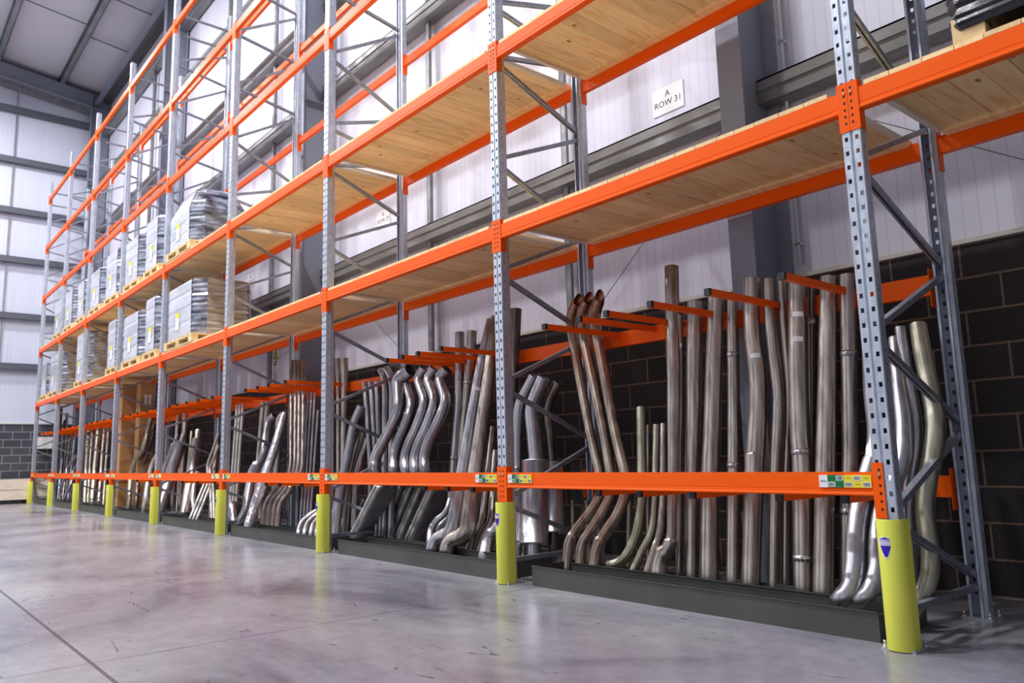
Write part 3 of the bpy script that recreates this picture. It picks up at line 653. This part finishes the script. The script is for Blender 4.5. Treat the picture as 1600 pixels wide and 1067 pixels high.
for i_, (xa, xb) in enumerate(((410, 420), (690, 700), (770, 780), (1010, 1000))):
    pipe('slim olive tube deep in the shade of the nearest bay, number %s from its left' % ('one', 'two', 'three', 'four')[i_] if False else ('slim olive tube in the shade behind the %s' % ('narrow silencer', 'left flared pipe foot', 'right flared pipe foot', 'open-mouthed pipe')[i_]), '5', [(xa, 470, 26), (xb, 860, 28)], 26, .88, .78, 'o')

# --- second bay: flat silencers with S-bent inlets
def flat_silencer(lab, pts, w, bot, top, wd, th, k='k', yb=.3):
    wd *= 1.4; th *= .98
    P, R = pipe_path('6', pts, w, .78, .42, foot=False)
    ox, oy, sc = Z['6']; Bt = at(ox+bot[0]/sc, oy+bot[1]/sc, z=.05); Tp = at(ox+top[0]/sc, oy+top[1]/sc, Bt.y+.10)
    base = Bt.copy(); base.z = 0
    root = thing('flat_silencer', base, lab, 'silencer', 'five flat silencers with S-bent inlets')
    P[-1] = Tp+(Tp-Bt).normalized()*-.02
    b = MB(); tube(b, [p-base for p in P], R, 'g', fil=4.0); b.build('inlet_pipe', root)
    a = (Tp-Bt); L = a.length; a.normalize(); n = Vector((.985, .17, 0)); n = (n-a*n.dot(a)).normalized(); t = a.cross(n)
    if t.y > 0: t = -t
    c0 = Bt-base
    b = MB(); rings = []
    def sec(s, kx, ky, off=0):
        o = []; q = 28
        for i in range(q):
            an = 2*math.pi*i/q; cx = math.copysign(abs(math.cos(an))**.38, math.cos(an)); cy = math.copysign(abs(math.sin(an))**.38, math.sin(an))
            o.append(c0+a*s+t*(cx*wd/2*kx)+n*(cy*th/2*ky))
        return o
    prof = [(0, .62, .5), (.012, .86, .85), (.035, .97, 1), (.06, 1, 1)]
    for f_ in (.28, .56, .84): prof += [(L*f_-.006, 1, 1), (L*f_, .985, .93), (L*f_+.03, .985, .93), (L*f_+.036, 1, 1)]
    prof += [(L-.06, 1, 1), (L-.03, .95, .95), (L-.008, .75, .7), (L, .5, .4)]
    prof.sort(key=lambda q: q[0])
    b.rings([sec(*q) for q in prof], k, cap0=True, cap1=True); si = b.mi('w')
    for fi in range(len(b.f)-2):
        if fi % 28 in (24, 25, 26, 27, 0, 1, 2, 3): b.m[fi] = si
    b.build('silencer_box', root)
    b = MB(); b.obox(c0+a*(L*.5)+t*(wd/2+.001), t, n, a, .005, .004, L*.46, 'g'); b.build('folded_seam', root)
flat_silencer('flat silencer nearest the third upright, its broad dark box face showing', [(484, 262, 62), (432, 300, 64), (436, 400, 56), (432, 440, 50), (388, 530, 48), (338, 620, 50), (332, 690, 52), (370, 745, 50)], 50, (262, 978), (386, 735), .20, .11)
flat_silencer('flat silencer second from left, S-bent inlet with small bracket', [(468, 325, 40), (492, 400, 42), (470, 480, 46), (430, 570, 48), (412, 640, 50), (416, 695, 52), (440, 750, 50)], 46, (378, 968), (470, 735), .18, .10)
flat_silencer('flat silencer third from left in the second bay, barcode sticker on inlet', [(540, 256, 46), (515, 300, 44), (548, 390, 46), (520, 480, 48), (475, 580, 50), (460, 640, 50), (468, 700, 50), (500, 750, 50)], 48, (420, 970), (514, 735), .18, .10)
flat_silencer('flat silencer fourth from left in the second bay', [(582, 256, 48), (556, 300, 46), (590, 390, 46), (560, 480, 48), (515, 580, 50), (500, 640, 50), (506, 700, 50), (540, 750, 50)], 48, (455, 974), (556, 735), .18, .10)
flat_silencer('rightmost flat silencer, broad scuffed dark box beside the slanted pipes', [(636, 258, 56), (604, 296, 48), (636, 390, 48), (606, 470, 50), (560, 560, 52), (540, 630, 52), (548, 700, 52), (590, 750, 50)], 50, (500, 984), (612, 735), .20, .11)
pipe('long slanted pipe with a fat elbow foot, left one of the pair', '6', [(818, 52, 34), (768, 300, 50), (718, 600, 60), (692, 760, 66), (668, 900, 72), (650, 945, 72), (590, 965, 64), (566, 1045, 60)], 55, .88, .22, 'g', fil=3.2, foot=False, tags=(.3,))
pipe('long slanted pipe with a fat elbow foot, right one of the pair', '6', [(836, 40, 34), (808, 300, 54), (778, 520, 62), (742, 780, 74), (722, 930, 74), (700, 955, 74), (645, 975, 70), (628, 1050, 66)], 60, .86, .24, 'b', fil=3.2, foot=False)
pipe('tall grey straight pipe with two square brackets, left of the slanted pair', '6', [(690, 106, 42), (684, 400, 38), (664, 640, 34), (650, 860, 36)], 38, .88, .66, 'g', brackets=(.22, .58))
pipe('tall dark-topped pipe with bracket, behind the slanted pair', '6', [(740, 100, 44), (726, 320, 42), (704, 500, 36), (680, 860, 36)], 40, .9, .7, 'b', brackets=(.24,))
pipe('dim thin pipe with silver elbow, behind the right slanted pipe', '6', [(828, 500, 26), (800, 760, 34), (786, 905, 38), (748, 960, 44), (730, 1020, 44)], 34, .9, .5, 'b', fil=3)
pipe('dim pipe with silver elbow, middle of three elbows by the second upright', '6', [(838, 600, 30), (830, 780, 36), (822, 900, 40), (785, 950, 46), (768, 1020, 48)], 36, .86, .44, 'b', fil=3)
pipe('pipe with bright silver elbow tight behind the second upright guard', '6', [(862, 600, 30), (856, 880, 40), (846, 925, 52), (806, 955, 58), (796, 1025, 60)], 40, .82, .38, 's', fil=3)
pipe('small white-silver crooked pipe under the knee-high beam, left of slanted pair', '6', [(650, 800, 24), (636, 855, 28), (590, 890, 30), (568, 930, 32), (566, 975, 32)], 28, .5, .3, 's', fil=4)
pipe('short silver bend tucked behind the small crooked pipe', '6', [(660, 850, 24), (630, 890, 28), (604, 920, 30), (600, 975, 30)], 28, .55, .38, 's', fil=4)
for i_, (a_, bx, l_) in enumerate(((293, 316, 'left'), (318, 340, 'middle'), (342, 356, 'right'))):
    pipe('slim grey pipe with black open top, %s of three side by side' % l_, '6', [(a_, 312, 24), (a_+4, 360, 22), (bx, 640, 22), (bx+2, 900, 22)], 22, .84, .66, 'g')
pipe('grey pipe with a hooked top, left of two, second bay', '6', [(358, 262, 26), (374, 290, 28), (380, 340, 28), (376, 690, 28), (374, 900, 28)], 28, .86, .7, 'g')
pipe('grey pipe with a hooked top, right of two, second bay', '6', [(382, 256, 32), (404, 290, 32), (410, 340, 30), (404, 690, 30), (402, 900, 30)], 30, .88, .74, 'g')
pipe('bright silver pipe with bent top leaning right of the third upright', '6', [(278, 412, 34), (246, 490, 38), (228, 600, 40), (206, 700, 42), (186, 800, 46), (168, 945, 46)], 40, .74, .4, 's', fil=6)
pipe('dark pipe leaning behind the bright silver pipe, second bay', '6', [(292, 520, 34), (262, 600, 36), (236, 700, 38), (216, 930, 38)], 36, .8, .6, 'd')
pipe('pale bent tube leaning between the dark pipe and the slim trio', '6', [(306, 545, 26), (286, 610, 28), (258, 700, 30), (250, 900, 30)], 28, .82, .64, 'g')
for i_, (xa, xb, w_, l_) in enumerate(((163, 160, 22, 'leftmost'), (184, 184, 20, 'middle'), (211, 206, 30, 'rightmost'))):
    pipe('tall brown tube, %s of the cluster beside the dark column' % l_, '6', [(xa, 214, w_), (xb, 690, w_), (xb-2, 900, w_)], w_, .9, .74, 'b')
pipe('silver swept-foot pipe beneath the beam near the third upright', '6', [(292, 800, 26), (255, 845, 30), (208, 890, 34), (182, 950, 36)], 30, .8, .55, 's', fil=5)
pipe('second swept-foot silver pipe just above the tray, second bay', '6', [(300, 830, 26), (262, 875, 30), (226, 905, 34), (206, 955, 34)], 30, .82, .6, 's', fil=5)

# --- third bay
pipe('foil-wrapped silver pipe leaning right with a bent top, third bay', '7', [(607, 372, 26), (600, 400, 34), (560, 540, 44), (525, 640, 50), (492, 730, 52), (452, 850, 48), (432, 925, 40)], 44, .74, .12, 'foil', foot=False)
pipe('silver pipe hooking right at the top with a fat collar, third bay', '7', [(560, 380, 32), (532, 405, 34), (520, 470, 34), (510, 570, 34), (460, 640, 52), (440, 730, 44), (425, 830, 36), (372, 905, 26)], 36, .78, .2, 's', foot=False)
pipe('dark-mouthed hooked pipe half behind the foil-wrapped pipe', '7', [(604, 372, 30), (580, 400, 34), (578, 480, 34), (570, 640, 36), (550, 860, 36)], 34, .84, .6, 'g')
for i_, (xa, xm, xb, l_) in enumerate(((508, 486, 470, 'left'), (530, 508, 496, 'right'))):
    pipe('brownish straight pipe, %s of two behind the hooked silver pipe' % l_, '7', [(xa, 322, 26), (xm, 590, 26), (xb, 860, 26)], 26, .86, .7, 'b')
for i_, (xa, xb, l_) in enumerate(((388, 350, 'left'), (401, 364, 'middle'), (415, 378, 'right'))):
    pipe('pale tube leaning in the third bay, %s of three beside the fourth upright' % l_, '7', [(xa, 332, 15), (xb, 850, 17)], 16, .84, .6, 'w')
pipe('grey pipe next to the fourth upright, left of the pale tubes', '7', [(352, 338, 26), (338, 600, 26), (330, 860, 26)], 26, .86, .66, 'g')
pipe('small dark silencer stub low beside the fourth upright', '7', [(364, 790, 44), (366, 830, 48), (372, 880, 30)], 46, .5, .44, 'g', open0=False)
for i_, (xa, xm, l_) in enumerate(((640, 636, 'leftmost'), (660, 655, 'second'), (678, 672, 'third'), (697, 690, 'rightmost'))):
    pipe('tall brown tube with a swept silver foot, %s of four by the third upright' % l_, '7', [(xa, 128, 20), (xm, 600, 20), (xm-4, 640, 20), (xm-30-i_*6, 690, 24), (xm-76+i_*6, 735, 28), (518+i_*22, 790, 30), (506+i_*22, 905, 32)], 22, .88, .42, 'b', fil=5)
for i_, (xa, xb, l_) in enumerate(((718, 682, 'leftmost'), (733, 697, 'second'), (749, 712, 'third'), (763, 726, 'rightmost'))):
    pipe('thin pale grey tube leaning by the third upright, %s of four' % l_, '7', [(xa, 276 if i_ < 3 else 360, 14), (xb, 865, 15)], 15, .86, .62, 'g', tags=(.07,) if i_ < 2 else ())
for i_, (x_, l_) in enumerate(((672, 'leftmost'), (700, 'second'), (730, 'third'), (756, 'rightmost'))):
    pipe('silver pipe foot curving forward at the tray, %s of four by the third upright' % l_, '7', [(x_+92, 820, 26), (x_+50, 845, 28), (x_+14, 880, 30), (x_, 925, 30)], 28, .62, .3, 's', fil=6)

# --- fourth bay
pipe('pale twin-neck silencer leaning right, left one in the fourth bay', '9', [(658, 494, 34), (640, 560, 34), (560, 770, 36), (470, 1020, 36)], 34, .84, .56, 'w', body=[(.12, .86, 2.0, 'g')], name='silencer', cat='silencer')
pipe('fat pale silencer leaning right beside the twin-neck one, fourth bay', '9', [(714, 494, 46), (694, 560, 46), (610, 790, 50), (530, 1060, 50)], 46, .62, .26, 'w', body=[(.12, .9, 2.3, 'g')], name='silencer', cat='silencer')
pipe('fat brown upright silencer with two necks, middle of the fourth bay', '9', [(840, 464, 58), (836, 530, 56), (800, 760, 56), (750, 1060, 56)], 56, .8, .5, 'o', body=[(.12, .92, 1.8, 'b')], name='silencer', cat='silencer')
pipe('thin side neck pipe left of the fat brown silencer', '9', [(785, 474, 32), (775, 600, 30), (740, 900, 30), (720, 1080, 30)], 30, .84, .62, 'o')
pipe('brown pipe behind the pale silencers, left of two', '9', [(670, 290, 46), (655, 520, 46), (620, 1060, 44)], 46, .9, .76, 'b')
pipe('brown pipe behind the pale silencers, right of two', '9', [(735, 278, 62), (722, 520, 60), (690, 1060, 56)], 60, .92, .78, 'b')
pipe('pipe with a dark open mouth beside the fifth upright', '9', [(526, 660, 46), (470, 690, 46), (430, 780, 44), (400, 900, 44), (380, 1040, 44)], 46, .6, .4, 'w', fil=4)
pipe('white bent tube meeting the fourth upright, left of two', '7', [(297, 478, 13), (268, 560, 14), (251, 605, 15), (250, 640, 15), (262, 680, 15), (268, 860, 15)], 14, .74, .5, 'w', fil=8)
pipe('white bent tube meeting the fourth upright, right of two', '7', [(302, 520, 13), (276, 590, 14), (262, 625, 15), (262, 650, 15), (276, 690, 15), (280, 860, 15)], 14, .72, .5, 'w', fil=8)
for i_, (xa, xb, l_) in enumerate(((238, 176, 'left'), (254, 192, 'middle'), (270, 208, 'right'))):
    pipe('bright white tube leaning under the knee-high beam, %s of three' % l_, '7', [(xa, 690, 12), (xb, 842, 14)], 13, .56, .3, 'w')
pipe('crumpled foil-covered pipe low in the fourth bay', '7', [(206, 640, 22), (186, 700, 24), (182, 770, 26), (192, 830, 26)], 24, .66, .48, 'foil')
pipe('brown pipe leaning close beside the fourth upright, fourth bay', '7', [(300, 470, 26), (282, 640, 28), (266, 862, 28)], 28, .84, .6, 'b')
for i_, (xa, xb, l_) in enumerate(((98, 86, 'left'), (120, 106, 'middle'), (136, 124, 'right'))):
    pipe('thin brown tube between the silencers of the fourth bay, %s of three' % l_, '7', [(xa, 600, 10), (xb, 840, 12)], 11, .88, .76, 'o')
# --- fifth bay
pipe('bent olive-silver pipe leaning in front of the cardboard cartons', '9', [(432, 340, 40), (402, 450, 46), (372, 615, 56), (285, 740, 58), (250, 860, 54), (240, 1000, 50)], 50, .7, .4, 'o', fil=4)
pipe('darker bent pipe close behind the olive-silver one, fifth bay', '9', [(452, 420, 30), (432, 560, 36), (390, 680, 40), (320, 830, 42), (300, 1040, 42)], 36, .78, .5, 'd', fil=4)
def slab(lab, zone, bot, top, wd, th, k):
    ox, oy, sc = Z[zone]; Bt = at(ox+bot[0]/sc, oy+bot[1]/sc, z=.04); Tp = at(ox+top[0]/sc, oy+top[1]/sc, Bt.y+.1); base = Bt.copy(); base.z = 0
    a = (Tp-Bt); L = a.length; a.normalize(); n = Vector((.86, -.5, 0)); n = (n-a*n.dot(a)).normalized(); t = a.cross(n); b = MB(); c0 = Bt-base
    def sec(s, kx, ky):
        o = []
        for i in range(20):
            an = 2*math.pi*i/20; cx = math.copysign(abs(math.cos(an))**.4, math.cos(an)); cy = math.copysign(abs(math.sin(an))**.4, math.sin(an)); o.append(c0+a*s+t*(cx*wd/2*kx)+n*(cy*th/2*ky))
        return o
    pr = [(0, .7, .6), (.02, .95, .95), (.05, 1, 1)]+[q for f_ in (.25, .5, .75) for q in ((L*f_, 1, 1), (L*f_+.01, .98, .9), (L*f_+.03, 1, 1))]+[(L-.05, 1, 1), (L, .7, .6)]
    b.rings([sec(*q) for q in pr], k, cap0=True, cap1=True)
    b.build('box_silencer', None, loc=base, label=lab, cat='silencer')
slab('foil-bright ribbed box silencer leaning by the sixth upright', '8', (585, 1020), (680, 850), .42, .14, 'foil')
slab('dark grey box silencer right of the foil-bright one, fifth bay', '8', (735, 1035), (800, 860), .38, .14, 'g')
# --- sixth bay
for i_, (xa, xb, w_, l_) in enumerate(((352, 322, 38, 'leftmost'), (380, 344, 26, 'second'), (424, 372, 48, 'widest, middle'), (464, 420, 34, 'fourth'), (490, 452, 24, 'rightmost'))):
    pipe('long pale-brown pipe leaning in the sixth bay from the right, %s of five' % l_, '8', [(xa, 478, w_), (xb, 1000, w_)], w_, .84, .5, 'o' if i_ % 2 == 0 else 'b', q=14)
# --- seventh bay
for i_, (xa, xb, w_, k_, l_) in enumerate(((158, 108, 12, 'u', 'leftmost'), (186, 138, 15, 'u', 'second'), (206, 160, 8, 'd', 'third'), (222, 172, 10, 'g', 'fourth'), (240, 190, 8, 'd', 'fifth'), (258, 208, 12, 'u', 'rightmost'))):
    pipe('thin %s bar leaning in the seventh bay from the right, %s of six' % ({'u': 'pale blue', 'd': 'dark', 'g': 'grey'}[k_], l_), '8', [(xa, 520, w_), (xb, 940, w_)], w_, .84, .5, k_, cat='metal bar', name='metal_bar', q=12)
pipe('bright silver zigzag pipe in the seventh bay, upper one', '8', [(272, 668, 18), (200, 760, 20), (194, 800, 20), (140, 930, 20), (150, 975, 18)], 19, .6, .3, 's', q=14)
pipe('bright silver zigzag pipe in the seventh bay, lower one', '8', [(272, 730, 16), (236, 790, 18), (232, 860, 18), (190, 950, 20)], 18, .56, .3, 's', q=14)
# --- farthest bay
for i_, (px_, h_, w_) in enumerate(((330, 2.6, .09), (352, 2.9, .07), (372, 2.3, .11), (392, 2.5, .08), (410, 2.7, .07))):
    c = at(px_/5.333, 600+960/5.333, .55); b = MB(); b.box(-w_/2, w_/2, -.03, .03, .006, h_ - .2, 'd' if i_ % 2 else 'u'); b.box(-w_/2-.004, w_/2+.004, -.034, -.03, .02, h_-.25, 'cap')
    b.build('metal_profile', None, loc=(max(-23.4, min(-21.2, c.x)), .55+.05*i_, .0), label='dark steel profile standing in the farthest bay, %s from the left' % ('first', 'second', 'third', 'fourth', 'fifth')[i_], cat='metal profile', group='profiles in the farthest bay')
MB().box(0, .12, -.24, .24, -.17, .17, 'white').build('white_panel_box', None, loc=(XW, 0.44, 1.70), label='white rectangular panel box fixed to the far end block wall', cat='box')

# ------------------------------------------------------------------ cartons, timber crate, signs
for lab, x0, x1, y0, y1, h in (('tall brown cardboard carton with a pale front edge, left one of the two', -16.07, -15.48, .30, .57, 2.62), ('tall brown cardboard carton with a printed mark, right one of the two', -15.30, -15.0, .52, .80, 2.62)):
    b = MB().box(-(x1-x0)/2, (x1-x0)/2, -(y1-y0)/2, (y1-y0)/2, .006, h, 'card'); o = b.build('tall_carton', None, loc=((x0+x1)/2, (y0+y1)/2, 0), label=lab, cat='cardboard box')
    if 'printed' in lab:
        b = MB(); xx = (x1-x0)/2+.001
        for dy in (-.04, .04): b.quad((xx, dy-.025, h-.45), (xx, dy+.025, h-.45), (xx, dy+.025, h-.25), (xx, dy-.025, h-.25), 'white')
        b.build('printed_mark', o)
for i, (y0, y1) in enumerate(((-6.2, -3.6), (-3.55, -1.0), (-.95, .9))):
    t = thing('timber_crate', (XW+.75, (y0+y1)/2, 0), ('pale timber crate at the far end wall, leftmost of the row', 'pale timber crate standing against the far dark block wall', 'pale timber crate at the far end wall beside the last rack upright')[i], 'crate', 'timber crates along the end wall')
    h = (y1-y0)/2; b = MB()
    for z0, z1 in ((.11, .37), (.38, .66)): b.box(-.5, .5, -h, h, z0, z1, 'woodend')
    b.build('crate_body', t); b = MB()
    for yy in (-h+.05, 0, h-.15): b.box(-.5, .5, yy, yy+.1, 0, .108, 'pallet')
    b.build('skid', t)
def sign(x, z, wd, hh, lines, lab, warn=False):
    b = MB(); b.box(-wd/2, wd/2, -.003, 0, -hh/2, hh/2, 'white'); o = b.build('wall_sign', None, loc=(x, 1.725, z), label=lab, cat='sign')
    b = MB()
    if warn:
        for s_, k_, y_ in ((1, 'black', -.0035), (.8, 'ylabel', -.004)):
            n = len(b.v); b.v += [(-.105*s_, y_, .0+.012*(1-s_)*5), (.105*s_, y_, .0+.012*(1-s_)*5), (0, y_, .19-.04*(1-s_))]; b.f.append((n, n+1, n+2)); b.m.append(b.mi(k_)); b.sm.append(False)
        b.box(-.008, .008, -.005, -.0045, .06, .12, 'black').box(-.007, .007, -.005, -.0045, .035, .048, 'black')
        for zz in (-.06, -.11):
            x_ = -.09
            while x_ < .08: ww = random.choice((.008, .014, .02)); b.box(x_, x_+ww, -.004, -.0035, zz, zz+.022, 'black'); x_ += ww+.005
        b.build('warning_symbol', o)
    else:
        for t_, zz in zip(lines, (hh*.22, -hh*.12)): add_text(b, t_, 0, zz, -.004, .085, 'black')
        b.build('lettering', o)
sign(-2.45, 4.19, .36, .26, ('A', 'ROW 31'), 'white paper sign reading A ROW 31 on the cladding')
sign(-7.55, 4.36, .36, .26, ('A', 'ROW 29'), 'white paper sign reading A ROW 29, behind the third upright')
sign(-12.45, 4.40, .36, .26, ('A', 'ROW 27'), 'white paper sign lettered A, farthest of the row signs')
sign(-11.2, 2.74, .26, .46, (), 'white wall sign with a yellow warning triangle', True)

# ------------------------------------------------------------------ pallet loads
def pallet_mesh():
    b = MB()
    for i in range(7): b.box(-.6+i*.1833, -.6+i*.1833+.1, -.5, .5, .122, .144, 'pallet')
    for y in (-.5, -.06, .40): b.box(-.6, .6, y, y+.1, .1, .122, 'pallet'); b.box(-.6, .6, y, y+.1, 0, .022, 'pallet')
    for x in (-.6, -.07, .46):
        for y in (-.5, -.06, .40): b.box(x, x+.14, y, y+.1, .022, .1, 'pallet')
    return b.mesh('pallet')
PMh = pallet_mesh()
def goods(W, D, H, style, layers=4, taper=0, seed=0):
    random.seed(seed); b = MB(); ch = .2; q = []
    # chamfered plan: front face, near-right corner, right side, back, left
    pl = [(-W/2+.05, -D/2), (W/2-ch, -D/2), (W/2, -D/2+ch*.9), (W/2, D/2-.06), (W/2-.06, D/2), (-W/2+.05, D/2), (-W/2, D/2-.06), (-W/2, -D/2+.06)]
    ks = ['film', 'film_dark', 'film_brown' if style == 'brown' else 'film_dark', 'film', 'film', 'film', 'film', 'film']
    if style == 'black': ks = ['film_black']*8
    if style == 'side': ks[2] = 'film'
    n = layers*6 if style != 'black' else 60
    def ring(z, k, k2, tp=0): return [((x*kk+(tp*-.04)), y*kk, z) for (x, y), kk in zip(pl, (k, k2, k2, k2, k, k, k, k) if style != 'black' else [k2]*8)]
    pr = []; ps = []
    for i in range(n+1):
        f_ = i/n; z = H*f_; lay = (i % 6 == 0); k2 = 1-(.008 if style == 'black' else .03)*(i % 2)+random.uniform(-.008, .008)*(.4 if style == 'black' else 1)-(.02 if lay else 0); k = 1-(.012 if lay else 0)
        m_ = {n: .86, n-1: .97}.get(i, 1)*(1-taper*(f_-.6) if taper and f_ > .6 else 1)
        pr.append(ring(z, k*m_, k2*m_, f_)); ps.append(ring(z, k*m_, k*m_, f_))
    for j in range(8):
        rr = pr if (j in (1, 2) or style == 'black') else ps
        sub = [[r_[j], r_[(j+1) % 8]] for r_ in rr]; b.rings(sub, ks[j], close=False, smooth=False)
    n0 = len(b.v); b.v += [tuple(p) for p in pr[-1]]; b.f.append(tuple(range(n0, n0+8))); b.m.append(b.mi(ks[0])); b.sm.append(False)
    n0 = len(b.v); b.v += [tuple(p) for p in pr[0]]; b.f.append(tuple(range(n0, n0+8))[::-1]); b.m.append(b.mi(ks[0])); b.sm.append(False)
    return b
def load(x0, x1, lvl, H, style, lab, layers=4, taper=0, seed=0, yc=.53, D=.96, tag=True):
    W = x1-x0; z0 = LV[lvl]+.027
    t = thing('pallet_load', ((x0+x1)/2, yc, z0), lab, 'pallet load', 'film-wrapped pallet loads on the %s deck' % ('lower', 'upper')[lvl])
    p = place('pallet', PMh, t); p.scale = (W/1.2, 1, 1)
    goods(W*(1.03 if style == 'black' else .99), D, H, style, layers, taper, seed).build('wrapped_goods', t, loc=(0, 0, .075 if style == 'black' else .145))
    if tag:
        b = MB(); yy = -D/2-.008; b.box(-W*.18, -W*.18+.17, yy, yy+.004, .30, .56, 'white'); b.box(-W*.18, -W*.18+.17, yy-.002, yy, .50, .58, 'ylabel'); b.build('delivery_note', t)
load(-11.7, -10.3, 0, .93, 'brown', 'big film-wrapped pallet load of grey crates, nearest on the lower deck', 4, 0, 1, D=.9, yc=.49)
load(-13.1, -12.3, 0, 1.02, 'grey', 'tall grey wrapped load right beside the fifth upright, lower deck', 4, 0, 3)
load(-14.6, -13.35, 0, .92, 'grey', 'grey and black wrapped load left of the fifth upright, lower deck', 4, 0, 4)
load(-15.85, -14.97, 0, 1.02, 'side', 'narrow grey wrapped load beside the sixth upright, lower deck', 4, 0, 5)
load(-18.85, -17.93, 0, 1.15, 'brown', 'brown-sided wrapped load alone in the third bay from the far end, lower deck', 5, 0, 6)
load(-22.1, -20.86, 0, 1.0, 'brown', 'greyish-brown wrapped load, second from the far end, lower deck', 4, 0, 7)
load(-23.3, -22.35, 0, .95, 'grey', 'white-wrapped load at the far end of the lower deck', 4, 0, 8)
load(-11.8, -10.55, 1, 1.0, 'grey', 'nearest wrapped load on the upper deck, its top tapering to a peak', 5, .9, 9, D=.9, yc=.49)
load(-13.3, -12.35, 1, .98, 'grey', 'wrapped load of black-banded crates by the fifth upright, upper deck', 4, 0, 10)
load(-14.74, -13.6, 1, .92, 'grey', 'wrapped grey crates with shiny corner, second left of fifth upright, upper deck', 4, 0, 11)
load(-16.3, -15.15, 1, 1.0, 'side', 'pale wrapped load just right of the sixth upright, upper deck', 4, 0, 12)
load(-17.74, -16.65, 1, .9, 'side', 'cream-grey wrapped load left of the sixth upright, upper deck', 4, 0, 13)
load(-19.1, -18.2, 1, .92, 'side', 'pale wrapped load left of the seventh upright, upper deck', 4, 0, 14)
load(-20.6, -19.5, 1, .95, 'grey', 'wrapped load between the last two bays, upper deck', 4, 0, 15)
load(-21.95, -20.86, 1, .95, 'grey', 'farthest wrapped load on the upper deck', 4, 0, 16)
load(.50, 1.70, 0, 1.1, 'black', 'black film-wrapped pallet load cut off at the top right', 4, 0, 17, tag=False, yc=.55, D=1.04)
